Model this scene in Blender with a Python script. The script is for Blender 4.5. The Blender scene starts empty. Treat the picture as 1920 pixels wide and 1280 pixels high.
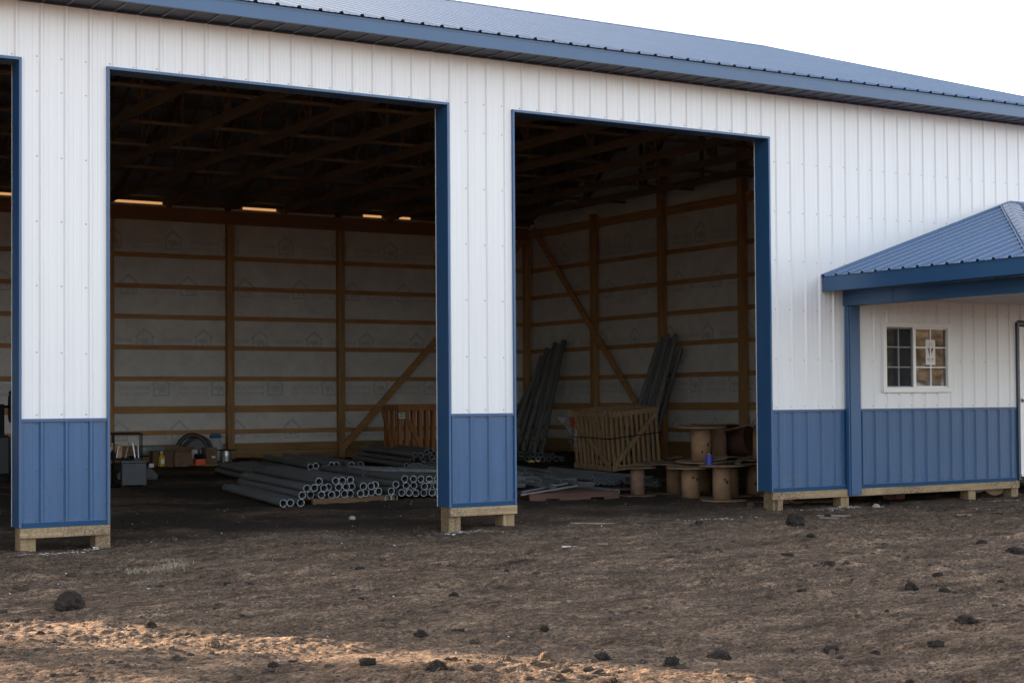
import bpy, math, random
import numpy as np
from mathutils import Vector, Matrix

random.seed(7); rng = np.random.default_rng(7)
SC = bpy.context.scene
COL = SC.collection
PI = math.pi

# ------------------------------------------------------------------ camera
cx, cy, cz, yaw, pit, rol, foc, ppx, ppy = -3.61772, -14.88743, 1.37871, 0.55692, 0.02282, -0.00699, 2963.31, 1005.84, 681.58
F = Vector((math.sin(yaw)*math.cos(pit), math.cos(yaw)*math.cos(pit), math.sin(pit)))
Rt = Vector((math.cos(yaw), -math.sin(yaw), 0)); Up = Rt.cross(F)
r_ = Rt*math.cos(rol) + Up*math.sin(rol); u_ = -Rt*math.sin(rol) + Up*math.cos(rol)
cam = bpy.data.cameras.new('camera'); co = bpy.data.objects.new('camera', cam); COL.objects.link(co)
M = Matrix((r_, u_, -F)).transposed().to_4x4(); M.translation = (cx, cy, cz); co.matrix_world = M
cam.sensor_width = 36; cam.lens = foc/1920*36
cam.shift_x = -(ppx-960)/1920; cam.shift_y = (ppy-640)/1920
cam.clip_start = .1; cam.clip_end = 3000
SC.camera = co

# ------------------------------------------------------------------ light
SUN_EL, SUN_AZ = math.radians(15), math.atan2(-.525, .851)      # low sun behind the building, to its left
w = bpy.data.worlds.new('World'); SC.world = w; w.use_nodes = True
nt = w.node_tree; bg = nt.nodes['Background']
sk = nt.nodes.new('ShaderNodeTexSky'); sk.sky_type = 'NISHITA'; sk.sun_disc = False
sk.sun_elevation = SUN_EL; sk.sun_rotation = SUN_AZ
sk.air_density = 1.0; sk.dust_density = 3.0; sk.ozone_density = 1.0
# thin bright cloud veil over the clear sky
nz = nt.nodes.new('ShaderNodeTexNoise'); nz.inputs['Scale'].default_value = 2.2; nz.inputs['Detail'].default_value = 5
tc = nt.nodes.new('ShaderNodeTexCoord'); mp = nt.nodes.new('ShaderNodeMapping'); mp.inputs['Scale'].default_value = (1, 1, 3)
nt.links.new(tc.outputs['Generated'], mp.inputs[0]); nt.links.new(mp.outputs[0], nz.inputs['Vector'])
rp = nt.nodes.new('ShaderNodeValToRGB'); rp.color_ramp.elements[0].position = .3; rp.color_ramp.elements[1].position = .7
rp.color_ramp.elements[0].color = (2.4, 2.44, 2.58, 1); rp.color_ramp.elements[1].color = (3.2, 3.16, 3.16, 1)
nt.links.new(nz.outputs['Fac'], rp.inputs[0])
sx_ = nt.nodes.new('ShaderNodeSeparateXYZ'); nt.links.new(tc.outputs['Generated'], sx_.inputs[0])
hz = nt.nodes.new('ShaderNodeMapRange'); hz.inputs[1].default_value = 0.0; hz.inputs[2].default_value = .55; hz.inputs[3].default_value = 2.5; hz.inputs[4].default_value = .62
nt.links.new(sx_.outputs['Z'], hz.inputs[0])
dt = nt.nodes.new('ShaderNodeVectorMath'); dt.operation = 'DOT_PRODUCT'; dt.inputs[1].default_value = (.94, -.34, 0); nt.links.new(tc.outputs['Generated'], dt.inputs[0])
az = nt.nodes.new('ShaderNodeMapRange'); az.inputs[1].default_value = -1; az.inputs[2].default_value = 1; az.inputs[3].default_value = .45; az.inputs[4].default_value = 1.45; nt.links.new(dt.outputs['Value'], az.inputs[0])
hm = nt.nodes.new('ShaderNodeMath'); hm.operation = 'MULTIPLY'; nt.links.new(hz.outputs[0], hm.inputs[0]); nt.links.new(az.outputs[0], hm.inputs[1])
vm = nt.nodes.new('ShaderNodeVectorMath'); vm.operation = 'SCALE'; nt.links.new(rp.outputs[0], vm.inputs[0]); nt.links.new(hm.outputs[0], vm.inputs['Scale'])
ad = nt.nodes.new('ShaderNodeMix'); ad.data_type = 'RGBA'; ad.blend_type = 'ADD'; ad.inputs['Factor'].default_value = 1
nt.links.new(sk.outputs[0], ad.inputs['A']); nt.links.new(vm.outputs[0], ad.inputs['B'])
nt.links.new(ad.outputs['Result'], bg.inputs[0]); bg.inputs[1].default_value = .055
sl = bpy.data.lights.new('sun', 'SUN'); sl.energy = 5.0; sl.angle = math.radians(.9); sl.color = (1, .77, .57)
so = bpy.data.objects.new('sun', sl); COL.objects.link(so)
sd = Vector((math.sin(SUN_AZ)*math.cos(SUN_EL), math.cos(SUN_AZ)*math.cos(SUN_EL), math.sin(SUN_EL)))
so.rotation_euler = sd.to_track_quat('Z', 'Y').to_euler()
SC.view_settings.view_transform = 'Standard'; SC.view_settings.look = 'None'
SC.view_settings.exposure = 2.42; SC.view_settings.gamma = 1
SC.cycles.max_bounces = 8; SC.cycles.diffuse_bounces = 6; SC.cycles.glossy_bounces = 4
SC.cycles.transparent_max_bounces = 12

# ------------------------------------------------------------------ materials
MATS = {}
def mat(name, col, rough=.6, metal=0, var=0, vscale=3, stretch=(1, 1, 1), col2=None, bump=0, bscale=40, spec=.5, coat=0, trans=0, detail=6, bdist=.01, dirt=None, speck=0):
    if name in MATS: return MATS[name]
    m = bpy.data.materials.new(name); m.use_nodes = True; n = m.node_tree; N = n.nodes; Lk = n.links
    b = N['Principled BSDF']; b.inputs['Roughness'].default_value = rough; b.inputs['Metallic'].default_value = metal
    b.inputs['Specular IOR Level'].default_value = spec; b.inputs['Coat Weight'].default_value = coat
    b.inputs['Base Color'].default_value = (*col, 1); b.inputs['Transmission Weight'].default_value = trans
    if var or bump:
        t = N.new('ShaderNodeTexCoord'); mpp = N.new('ShaderNodeMapping'); mpp.inputs['Scale'].default_value = stretch
        Lk.new(t.outputs['Object'], mpp.inputs[0])
    if var:
        z = N.new('ShaderNodeTexNoise'); z.inputs['Scale'].default_value = vscale; z.inputs['Detail'].default_value = detail
        z.inputs['Roughness'].default_value = .65
        Lk.new(mpp.outputs[0], z.inputs['Vector'])
        rr = N.new('ShaderNodeValToRGB'); rr.color_ramp.elements[0].position = .32; rr.color_ramp.elements[1].position = .68
        c2 = col2 if col2 else tuple(c*(1-var) for c in col)
        rr.color_ramp.elements[0].color = (*c2, 1); rr.color_ramp.elements[1].color = (*col, 1)
        Lk.new(z.outputs['Fac'], rr.inputs[0]); Lk.new(rr.outputs[0], b.inputs['Base Color'])
    if bump:
        z2 = N.new('ShaderNodeTexNoise'); z2.inputs['Scale'].default_value = bscale; z2.inputs['Detail'].default_value = 4
        Lk.new(mpp.outputs[0], z2.inputs['Vector'])
        bp = N.new('ShaderNodeBump'); bp.inputs['Strength'].default_value = bump; bp.inputs['Distance'].default_value = bdist
        Lk.new(z2.outputs['Fac'], bp.inputs['Height']); Lk.new(bp.outputs[0], b.inputs['Normal'])
    if dirt or speck:
        t2 = N.new('ShaderNodeTexCoord'); src = b.inputs['Base Color'].links[0].from_socket if b.inputs['Base Color'].links else None
        zz = N.new('ShaderNodeTexNoise'); zz.inputs['Scale'].default_value = 55 if speck else 24; zz.inputs['Detail'].default_value = 5; zz.inputs['Roughness'].default_value = .75
        Lk.new(t2.outputs['Object'], zz.inputs['Vector'])
        r3 = N.new('ShaderNodeMapRange'); Lk.new(zz.outputs['Fac'], r3.inputs[0])
        r3.inputs[1].default_value = .44; r3.inputs[2].default_value = .54 if speck else .68; r3.inputs[4].default_value = .85 if speck else .38
        fac = r3.outputs[0]
        z4 = N.new('ShaderNodeTexNoise'); z4.inputs['Scale'].default_value = 2.0; Lk.new(t2.outputs['Object'], z4.inputs['Vector'])
        r5 = N.new('ShaderNodeMapRange'); Lk.new(z4.outputs['Fac'], r5.inputs[0]); r5.inputs[1].default_value = .3; r5.inputs[2].default_value = .6
        mu = N.new('ShaderNodeMath'); mu.operation = 'MULTIPLY'; Lk.new(fac, mu.inputs[0]); Lk.new(r5.outputs[0], mu.inputs[1]); fac = mu.outputs[0]
        if dirt:
            sp_ = N.new('ShaderNodeSeparateXYZ'); Lk.new(t2.outputs['Object'], sp_.inputs[0]); r4 = N.new('ShaderNodeMapRange'); Lk.new(sp_.outputs['Z'], r4.inputs[0])
            r4.inputs[1].default_value = dirt[1]; r4.inputs[2].default_value = dirt[0]
            mu2 = N.new('ShaderNodeMath'); mu2.operation = 'MULTIPLY'; Lk.new(fac, mu2.inputs[0]); Lk.new(r4.outputs[0], mu2.inputs[1]); fac = mu2.outputs[0]
        mm = N.new('ShaderNodeMix'); mm.data_type = 'RGBA'; Lk.new(fac, mm.inputs['Factor'])
        if src: Lk.new(src, mm.inputs['A'])
        else: mm.inputs['A'].default_value = (*col, 1)
        mm.inputs['B'].default_value = (.19, .15, .115, 1) if dirt else (.12, .085, .06, 1); Lk.new(mm.outputs['Result'], b.inputs['Base Color'])
    MATS[name] = m; return m

white_metal = mat('white_painted_steel', (.765, .765, .77), .38, var=.05, vscale=1.2, stretch=(9, 9, .5), bump=.5, bscale=2.0, coat=.15, bdist=.006)
blue_metal = mat('blue_painted_steel', (.028, .098, .225), .36, var=.14, vscale=1.4, stretch=(8, 8, .6), bump=.5, bscale=2.0, coat=.1, bdist=.006, dirt=(.24, .95))
blue_trim = mat('blue_trim_steel', (.026, .090, .205), .36, var=.12, vscale=2, coat=.15)
blue_roof = mat('blue_roof_steel', (.06, .135, .27), .27, var=.15, vscale=1.5, coat=.3)
soffit_m = mat('dark_soffit', (.03, .045, .075), .5)
screw_m = mat('screw_head', (.30, .32, .35), .5)
def wood(name, c, c2, st, rough=.75):
    return mat(name, c, rough, var=1, vscale=2.2, stretch=st, col2=c2, bump=.25, bscale=14, spec=.25)
wx = wood('pine_along_x', (.58, .33, .145), (.37, .20, .085), (.6, 9, 9))
wy = wood('pine_along_y', (.58, .33, .145), (.37, .20, .085), (9, .6, 9))
wz = wood('pine_along_z', (.52, .315, .145), (.31, .18, .08), (9, 9, .6))
wskirt = wood('treated_skirt', (.40, .25, .11), (.22, .135, .06), (.6, 9, 9))
wpost = mat('treated_post', (.42, .30, .165), .75, var=1, vscale=2.2, stretch=(9, 9, .7), col2=(.22, .15, .085), bump=.25, bscale=14, spec=.25, speck=1)
wbase = mat('treated_base_board', (.47, .345, .20), .75, var=1, vscale=2.2, stretch=(.8, 9, 9), col2=(.26, .18, .10), bump=.25, bscale=14, spec=.25, speck=1)
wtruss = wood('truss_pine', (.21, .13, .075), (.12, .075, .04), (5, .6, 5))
wcrate = wood('crate_pine', (.40, .235, .115), (.2, .115, .06), (8, 8, .8))
wcrate2 = wood('old_crate_pine', (.50, .33, .185), (.29, .19, .105), (8, 8, .8))
wcrated = wood('crate_orange_pine', (.42, .19, .075), (.25, .105, .04), (8, 8, .8))
pallet_m = wood('red_stained_pallet', (.15, .075, .055), (.07, .042, .032), (.8, 9, 9))
palletb_m = wood('brown_pallet', (.19, .11, .06), (.09, .055, .032), (.8, 9, 9))
pvc = mat('grey_pvc', (.185, .195, .205), .5, var=.25, vscale=6, stretch=(6, .6, 6), spec=.4)
pvc_d = mat('grey_pvc_aged', (.165, .168, .17), .6, var=.35, vscale=6)
pvc_l = mat('grey_pvc_light', (.27, .275, .275), .5, var=.3, vscale=5)
pvc_end = mat('grey_pvc_cut_rim', (.42, .45, .48), .5)
steel_tube = mat('bright_conduit', (.55, .57, .6), .3, metal=.8)
galv = mat('galvanised_strut', (.30, .325, .34), .5, metal=.3, var=.5, vscale=9)
cardb = mat('cardboard', (.40, .25, .15), .85, var=1, vscale=7, col2=(.29, .175, .10), bump=.15, bscale=20, spec=.15)
chip = mat('reel_flange_board', (.38, .255, .165), .9, var=1, vscale=9, col2=(.21, .14, .09), bump=.4, bscale=30, spec=.15)
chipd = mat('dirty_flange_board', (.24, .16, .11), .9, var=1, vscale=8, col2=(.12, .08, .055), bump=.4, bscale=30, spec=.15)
stain = mat('mud_stain', (.07, .048, .035), .9, var=.5, vscale=30)
brown_reel = mat('dark_brown_fibre', (.115, .05, .03), .8, var=.4, vscale=6)
black_m = mat('black_steel', (.010, .010, .011), .7, spec=.15)
grey_bin = mat('grey_tool_bin', (.062, .07, .085), .6, var=.4, vscale=8)
white_m = mat('white_vinyl', (.78, .77, .75), .35)
door_m = mat('white_door_paint', (.80, .80, .80), .35)
paper = mat('white_paper', (.72, .71, .68), .8)
red_m = mat('red_tag', (.32, .045, .025), .6)
orange_m = mat('orange_box', (.75, .10, .03), .6)
yellow_m = mat('yellow_plastic', (.65, .36, .02), .5)
blue_can = mat('blue_can_paint', (.09, .12, .55), .35, var=.9, vscale=55, col2=(.02, .02, .14))
bluebag = mat('blue_bag', (.05, .17, .30), .6)
plasticw = mat('clear_film', (.35, .37, .37), .3, var=.6, vscale=20)
silver = mat('bare_wire', (.55, .55, .55), .35, metal=.8, var=.3, vscale=60, stretch=(.2, .2, 1))
hose_m = mat('black_hose', (.03, .033, .04), .4)
knob_m = mat('steel_knob', (.5, .5, .5), .25, metal=1)
clod_m = mat('dark_clod', (.050, .039, .033), .95, var=1, vscale=22, col2=(.018, .015, .013), bump=.8, bscale=60, spec=.15)
clodt_m = mat('tan_clod', (.19, .125, .082), .95, var=1, vscale=18, col2=(.05, .035, .026), bump=.8, bscale=60, spec=.15)
stone_m = mat('pale_stone', (.42, .39, .35), .85, var=.4, vscale=14, bump=.4, bscale=30)
plank_m = wood('weathered_plank', (.30, .245, .19), (.15, .115, .085), (.8, 9, 9))
debris_m = mat('pale_debris', (.42, .38, .34), .8, var=.6, vscale=3, detail=2)
straw_m = mat('dry_straw', (.27, .205, .135), .85, var=.5, vscale=8)
brick_m = mat('red_brick', (.22, .08, .055), .9, var=.4, vscale=20)
yarn = mat('yellow_ochre', (.42, .27, .06), .7)
rubber = mat('black_rubber', (.02, .02, .02), .6)
bark = mat('bark', (.10, .075, .055), .95, var=.5, vscale=8)
leaf_a = mat('autumn_leaf_tan', (.125, .10, .07), .8, var=.6, vscale=1.2)
leaf_b = mat('leaf_green', (.055, .07, .03), .8, var=.6, vscale=1.2)

# translucent panel added to imitate the sun-glow strips at the back eave
glow_m = bpy.data.materials.new('translucent_glow_board'); glow_m.use_nodes = True
n = glow_m.node_tree; n.nodes.clear(); o_ = n.nodes.new('ShaderNodeOutputMaterial'); t_ = n.nodes.new('ShaderNodeBsdfTranslucent')
t_.inputs[0].default_value = (.27, .215, .15, 1); n.links.new(t_.outputs[0], o_.inputs[0])
# house-wrap sheet
wrap_m = mat('house_wrap_sheet', (.79, .775, .74), .6, var=.2, vscale=2.5, bump=1.0, bscale=2.6, bdist=.05, spec=.3)
wrap_ink = mat('house_wrap_ink', (.62, .645, .64), .7, var=.25, vscale=12)
# glass
glass_m = bpy.data.materials.new('window_glass'); glass_m.use_nodes = True
n = glass_m.node_tree; n.nodes.clear(); o_ = n.nodes.new('ShaderNodeOutputMaterial')
mx = n.nodes.new('ShaderNodeMixShader'); tr = n.nodes.new('ShaderNodeBsdfTransparent'); tr.inputs[0].default_value = (.45, .47, .46, 1)
gl = n.nodes.new('ShaderNodeBsdfGlossy'); gl.inputs['Roughness'].default_value = .034
fr = n.nodes.new('ShaderNodeFresnel'); fr.inputs[0].default_value = 2.7
n.links.new(fr.outputs[0], mx.inputs[0]); n.links.new(tr.outputs[0], mx.inputs[1]); n.links.new(gl.outputs[0], mx.inputs[2]); n.links.new(mx.outputs[0], o_.inputs[0])
screen_m = bpy.data.materials.new('insect_screen'); screen_m.use_nodes = True
n = screen_m.node_tree; n.nodes.clear(); o_ = n.nodes.new('ShaderNodeOutputMaterial')
mx = n.nodes.new('ShaderNodeMixShader'); mx.inputs[0].default_value = .45; tr = n.nodes.new('ShaderNodeBsdfTransparent')
df = n.nodes.new('ShaderNodeBsdfDiffuse'); df.inputs[0].default_value = (.05, .05, .05, 1)
n.links.new(tr.outputs[0], mx.inputs[1]); n.links.new(df.outputs[0], mx.inputs[2]); n.links.new(mx.outputs[0], o_.inputs[0])

# ------------------------------------------------------------------ mesh builder
class MB:
    def __init__(s): s.v = []; s.f = []; s.m = []; s.mats = []; s.sm = []
    def mi(s, m):
        if m not in s.mats: s.mats.append(m)
        return s.mats.index(m)
    def add(s, vs, fs, m, smooth=False):
        k = len(s.v); i = s.mi(m)
        s.v += [tuple(a) for a in vs]
        for f in fs: s.f.append(tuple(k+j for j in f)); s.m.append(i); s.sm.append(smooth)
        return s
    def box(s, x0, x1, y0, y1, z0, z1, m, bev=0):
        if bev <= 0:
            vs = [(x, y, z) for x in (x0, x1) for y in (y0, y1) for z in (z0, z1)]
            return s.add(vs, [(0, 1, 3, 2), (4, 6, 7, 5), (0, 4, 5, 1), (2, 3, 7, 6), (0, 2, 6, 4), (1, 5, 7, 3)], m)
        c = Vector(((x0+x1)/2, (y0+y1)/2, (z0+z1)/2)); h = [(x1-x0)/2, (y1-y0)/2, (z1-z0)/2]
        return s.obox(c, Vector((1, 0, 0)), Vector((0, 1, 0)), Vector((0, 0, 1)), h, m, bev)
    def obox(s, c, ax, ay, az, h, m, bev=0):
        b = min(bev, min(h)*.45)
        if b <= 0:
            vs = [c+ax*(h[0]*i)+ay*(h[1]*j)+az*(h[2]*k) for i in (-1, 1) for j in (-1, 1) for k in (-1, 1)]
            return s.add(vs, [(0, 1, 3, 2), (4, 6, 7, 5), (0, 4, 5, 1), (2, 3, 7, 6), (0, 2, 6, 4), (1, 5, 7, 3)], m)
        vs = []; idx = {}
        for i in (-1, 1):
            for j in (-1, 1):
                for k in (-1, 1):
                    for q in range(3):
                        d = [h[0], h[1], h[2]]; dd = [d[t]-(b if t != q else 0) for t in range(3)]
                        idx[(i, j, k, q)] = len(vs)
                        vs.append(c+ax*(dd[0]*i)+ay*(dd[1]*j)+az*(dd[2]*k))
        fs = []
        I = lambda i, j, k, q: idx[(i, j, k, q)]
        for sg in (-1, 1):
            fs += [(I(sg, -1, -1, 0), I(sg, 1, -1, 0), I(sg, 1, 1, 0), I(sg, -1, 1, 0))[::sg],
                   (I(-1, sg, -1, 1), I(-1, sg, 1, 1), I(1, sg, 1, 1), I(1, sg, -1, 1))[::sg],
                   (I(-1, -1, sg, 2), I(1, -1, sg, 2), I(1, 1, sg, 2), I(-1, 1, sg, 2))[::sg]]
        for a in (-1, 1):
            for c_ in (-1, 1):
                fs += [(I(a, c_, -1, 0), I(a, c_, 1, 0), I(a, c_, 1, 1), I(a, c_, -1, 1)),
                       (I(a, -1, c_, 0), I(a, 1, c_, 0), I(a, 1, c_, 2), I(a, -1, c_, 2)),
                       (I(-1, a, c_, 1), I(1, a, c_, 1), I(1, a, c_, 2), I(-1, a, c_, 2))]
        for i in (-1, 1):
            for j in (-1, 1):
                for k in (-1, 1): fs.append((I(i, j, k, 0), I(i, j, k, 1), I(i, j, k, 2)))
        return s.add(vs, fs, m)
    def beam(s, p, q, w_, h_, m, up=(0, 0, 1), bev=0):
        p = Vector(p); q = Vector(q); az = (q-p).normalized(); u = Vector(up)
        ax = az.cross(u)
        if ax.length < 1e-4: ax = az.cross(Vector((1, 0, 0)))
        ax.normalize(); ay = az.cross(ax)
        return s.obox((p+q)/2, ax, ay, az, (w_/2, h_/2, (q-p).length/2), m, bev)
    def tube(s, pts, r, m, n=12, cap=True, r_end=None):
        pts = [Vector(a) for a in pts]; rings = []; prev = None
        for i, a in enumerate(pts):
            d = (pts[min(i+1, len(pts)-1)]-pts[max(i-1, 0)]).normalized()
            if prev is None:
                ax = d.cross(Vector((0, 0, 1)))
                if ax.length < 1e-3: ax = d.cross(Vector((1, 0, 0)))
            else: ax = prev-d*prev.dot(d)
            ax.normalize(); prev = ax; ay = d.cross(ax)
            rr = r if r_end is None else r+(r_end-r)*i/(len(pts)-1)
            rings.append([a+ax*math.cos(2*PI*k/n)*rr+ay*math.sin(2*PI*k/n)*rr for k in range(n)])
        vs = [v for ring in rings for v in ring]
        fs = [(i*n+k, i*n+(k+1) % n, (i+1)*n+(k+1) % n, (i+1)*n+k) for i in range(len(rings)-1) for k in range(n)]
        s.add(vs, fs, m, True)
        if cap: s.add(rings[0], [tuple(range(n))], m); s.add(rings[-1], [tuple(range(n))[::-1]], m)
        return s
    def pipe(s, p, q, r, th, m, mr, n=20, bell=True, flip=False):
        """hollow pipe with a pale cut rim at p and a coupling bell near q"""
        p = Vector(p); q = Vector(q); d = (q-p).normalized(); L = (q-p).length
        ax = d.cross(Vector((0, 0, 1)));
        if ax.length < 1e-3: ax = Vector((1, 0, 0))
        ax.normalize(); ay = d.cross(ax)
        def ring(t, rr): return [p+d*t+ax*math.cos(2*PI*k/n)*rr+ay*math.sin(2*PI*k/n)*rr for k in range(n)]
        prof = [(L, r-th), (.0, r-th), (0, r), (L-(.16 if bell else 0), r)]
        if bell: prof += [(L-.14, r*1.13), (L, r*1.13), (L, r-th)]
        else: prof += [(L, r-th)]
        ms = [m, mr, m] + ([m, m, mr] if bell else [mr])
        for i, mm in enumerate(ms):
            a = ring(*prof[i]); b = ring(*prof[i+1])
            s.add(a+b, [(k, (k+1) % n, n+(k+1) % n, n+k) for k in range(n)], mm, mm is m)
        return s
    def lathe(s, c, prof, m, n=32, ax=Vector((0, 0, 1)), wob=0):
        c = Vector(c); ax = Vector(ax).normalized(); e1 = ax.orthogonal().normalized(); e2 = ax.cross(e1)
        ph = random.random()*6
        rings = [[c+ax*z+(e1*math.cos(2*PI*k/n)+e2*math.sin(2*PI*k/n))*rr*(1+wob*math.sin(3*2*PI*k/n+ph)*.5+wob*math.sin(7*2*PI*k/n+ph*2)*.35) for k in range(n)] for rr, z in prof]
        vs = [v for r in rings for v in r]
        fs = [(i*n+k, i*n+(k+1) % n, (i+1)*n+(k+1) % n, (i+1)*n+k) for i in range(len(rings)-1) for k in range(n)]
        fs += [tuple(range(n))[::-1], tuple((len(rings)-1)*n+k for k in range(n))]
        return s.add(vs, fs, m, False)
    def build(s, name, parent=None, smooth=None):
        me = bpy.data.meshes.new(name); me.from_pydata(s.v, [], s.f)
        for m in s.mats: me.materials.append(m)
        me.polygons.foreach_set('material_index', s.m); me.polygons.foreach_set('use_smooth', s.sm if smooth is None else [smooth]*len(s.f))
        me.update(); o = bpy.data.objects.new(name, me); COL.objects.link(o)
        if parent is not None: o.parent = parent
        return o

def tag(o, label=None, cat=None, group=None, kind=None):
    if label: o['label'] = label
    if cat: o['category'] = cat
    if group: o['group'] = group
    if kind: o['kind'] = kind
    return o
def thing(name, label, cat, loc=(0, 0, 0), rot=(0, 0, 0), group=None):
    o = bpy.data.objects.new(name, None); COL.objects.link(o); o.location = loc; o.rotation_euler = rot
    o.empty_display_size = .2
    return tag(o, label, cat, group)
def dup(root, loc, rot, label, group=None):
    r = root.copy(); COL.objects.link(r); r.location = loc; r.rotation_euler = rot
    tag(r, label, None, group)
    for ch in [c for c in bpy.data.objects if c.parent is root]:
        c = ch.copy(); COL.objects.link(c); c.parent = r
        for g in [x for x in bpy.data.objects if x.parent is ch]:
            d = g.copy(); COL.objects.link(d); d.parent = c
    return r
ORD = ['first', 'second', 'third', 'fourth', 'fifth', 'sixth', 'seventh', 'eighth', 'ninth', 'tenth', 'eleventh', 'twelfth', 'thirteenth', 'fourteenth', 'fifteenth', 'sixteenth']

# ------------------------------------------------------------------ terrain
def vnoise(x, y, seed):
    xi = np.floor(x).astype(np.int64); yi = np.floor(y).astype(np.int64); fx = x-xi; fy = y-yi
    fx = fx*fx*(3-2*fx); fy = fy*fy*(3-2*fy)
    def h(a, b):
        n_ = (a*374761393+b*668265263+seed*974711) & 0x7fffffff
        n_ = ((n_ ^ (n_ >> 13))*1274126177) & 0x7fffffff
        return ((n_ ^ (n_ >> 16)) & 0xffff)/65535.0
    return (h(xi, yi)*(1-fx)+h(xi+1, yi)*fx)*(1-fy)+(h(xi, yi+1)*(1-fx)+h(xi+1, yi+1)*fx)*fy
def base_h(y): return .22*np.clip((np.asarray(y, float)-.5)/13, 0, 1)
def ground_h(x, y):
    x = np.asarray(x, float); y = np.asarray(y, float)
    rx = x*.849-y*.529; ry = x*.529+y*.849                         # tracks run across the yard
    h = base_h(y)
    n1 = (vnoise(x*.45, y*.45, 1)-.5)*.06
    n2 = (vnoise(rx*.9+7, ry*2.4, 2)-.5)*.045
    n3 = (vnoise(rx*3.1, ry*6.2, 3)-.5)*.030
    n4 = (vnoise(x*9, y*9, 4)-.5)*.018
    n5 = (vnoise(x*21, y*21, 5)-.5)*.012
    n6 = np.maximum(vnoise(rx*6, ry*9, 6)-.62, 0)*.11*np.maximum(vnoise(x*1.1, y*1.1, 8)*2-.7, 0)
    rough = np.clip(vnoise(rx*1.2+5, ry*2.6, 12)*1.7-.35, .15, 1.0)
    n7 = (np.abs(vnoise(x*34, y*34, 7)-.5)*-.022+.006+(vnoise(x*58, y*58, 9)-.5)*.010)*rough
    n6 = n6*.7; n4 = n4*rough
    for c_, sl2, d_ in ((-3.0, .05, .030), (-1.55, .05, .030), (-5.4, -.10, .012), (-.35, .16, .028), (-6.9, .02, .006)):
        q = ry-(c_+sl2*(rx-4)+.10*np.sin(rx*.7+c_)); g = np.exp(-(q/.13)**4)
        h = h-g*d_*(.35+.65*vnoise(rx*.6, ry*.4+c_, 31))+g*.22*d_*np.sign(np.sin(rx*2*np.pi/.085+np.abs(q)*22))*vnoise(rx*1.5, ry*2, 32)
        h = h+np.exp(-((np.abs(q)-.19)/.05)**2)*.016*vnoise(rx*5, ry*5, 33)
    amp = np.where(y > .5, .55, 1.0)
    far = np.clip((np.hypot(x-4, y+4)-22)/20, 0, 1)
    return h+(n1+n2*amp+n3*amp+n4+n5+n6*amp+n7)*(1-far)
def gz(x, y): return float(ground_h(x, y))
def axis(parts):
    out = [np.arange(a, b, s) for a, b, s in parts]; return np.unique(np.round(np.concatenate(out), 4))
gx = axis([(-400, -40, 60), (-40, -8, 2), (-8, -3, .25), (-3, 6, .0135), (6, 9.5, .022), (9.5, 16, .045), (16, 40, 2), (40, 460, 60)])
gy = axis([(-400, -40, 60), (-40, -11, 2), (-11, -9.9, .04), (-9.9, -4, .0135), (-4, .6, .022), (.6, 4, .05), (4, 15.7, .12), (15.7, 18, .2), (18, 40, 2), (40, 460, 60)])
X, Y = np.meshgrid(gx, gy); Z = ground_h(X, Y)
# mound of dug soil round the wall posts, low strip just inside the doors
Z += .05*np.exp(-((Y-.15)/.35)**2)*(vnoise(X*2.2, Y*2.2, 11)-.3)*(X < 12.4)
Z += .10*np.exp(-((Y-16.3)/.5)**2)*(X < 16)+.30*np.exp(-((X-15.9)/.55)**2)*(Y > .5)*(Y < 16.5)*(1-Y/16*.5)
nx, ny = len(gx), len(gy); vs = np.stack([X.ravel(), Y.ravel(), Z.ravel()], 1).astype(np.float32)
ii = (np.arange(ny-1)[:, None]*nx+np.arange(nx-1)[None, :]).ravel()
fc = np.stack([ii, ii+1, ii+nx+1, ii+nx], 1).astype(np.int32)
me = bpy.data.meshes.new('ground'); me.vertices.add(len(vs)); me.vertices.foreach_set('co', vs.ravel())
me.loops.add(fc.size); me.loops.foreach_set('vertex_index', fc.ravel())
me.polygons.add(len(fc)); me.polygons.foreach_set('loop_start', np.arange(0, fc.size, 4, dtype=np.int32)); me.polygons.foreach_set('loop_total', np.full(len(fc), 4, np.int32))
me.update(); me.polygons.foreach_set('use_smooth', np.ones(len(fc), bool))
gm = bpy.data.materials.new('churned_soil'); gm.use_nodes = True; n = gm.node_tree; N = n.nodes; Lk = n.links; b = N['Principled BSDF']
b.inputs['Roughness'].default_value = .95; b.inputs['Specular IOR Level'].default_value = .15
tcn = N.new('ShaderNodeTexCoord')
def gnoise(scale, st, det=6, rough=.6, rot=0):
    m_ = N.new('ShaderNodeMapping'); m_.inputs['Scale'].default_value = st; m_.inputs['Rotation'].default_value = (0, 0, rot)
    Lk.new(tcn.outputs['Object'], m_.inputs[0]); z = N.new('ShaderNodeTexNoise'); z.inputs['Scale'].default_value = scale
    z.inputs['Detail'].default_value = det; z.inputs['Roughness'].default_value = rough; Lk.new(m_.outputs[0], z.inputs['Vector']); return z
def ramp(src, stops):
    r = N.new('ShaderNodeValToRGB'); r.color_ramp.elements[0].position = stops[0][0]; r.color_ramp.elements[0].color = (*stops[0][1], 1)
    r.color_ramp.elements[1].position = stops[-1][0]; r.color_ramp.elements[1].color = (*stops[-1][1], 1)
    for pos, c in stops[1:-1]: e = r.color_ramp.elements.new(pos); e.color = (*c, 1)
    Lk.new(src, r.inputs[0]); return r
def mixc(f, a, b_, mode='MIX'):
    m_ = N.new('ShaderNodeMix'); m_.data_type = 'RGBA'; m_.blend_type = mode
    if isinstance(f, float): m_.inputs['Factor'].default_value = f
    else: Lk.new(f, m_.inputs['Factor'])
    Lk.new(a, m_.inputs['A']); Lk.new(b_, m_.inputs['B']); return m_.outputs['Result']
g1 = gnoise(1.5, (1, 2.6, 1), 11, .70, .557)
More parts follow.
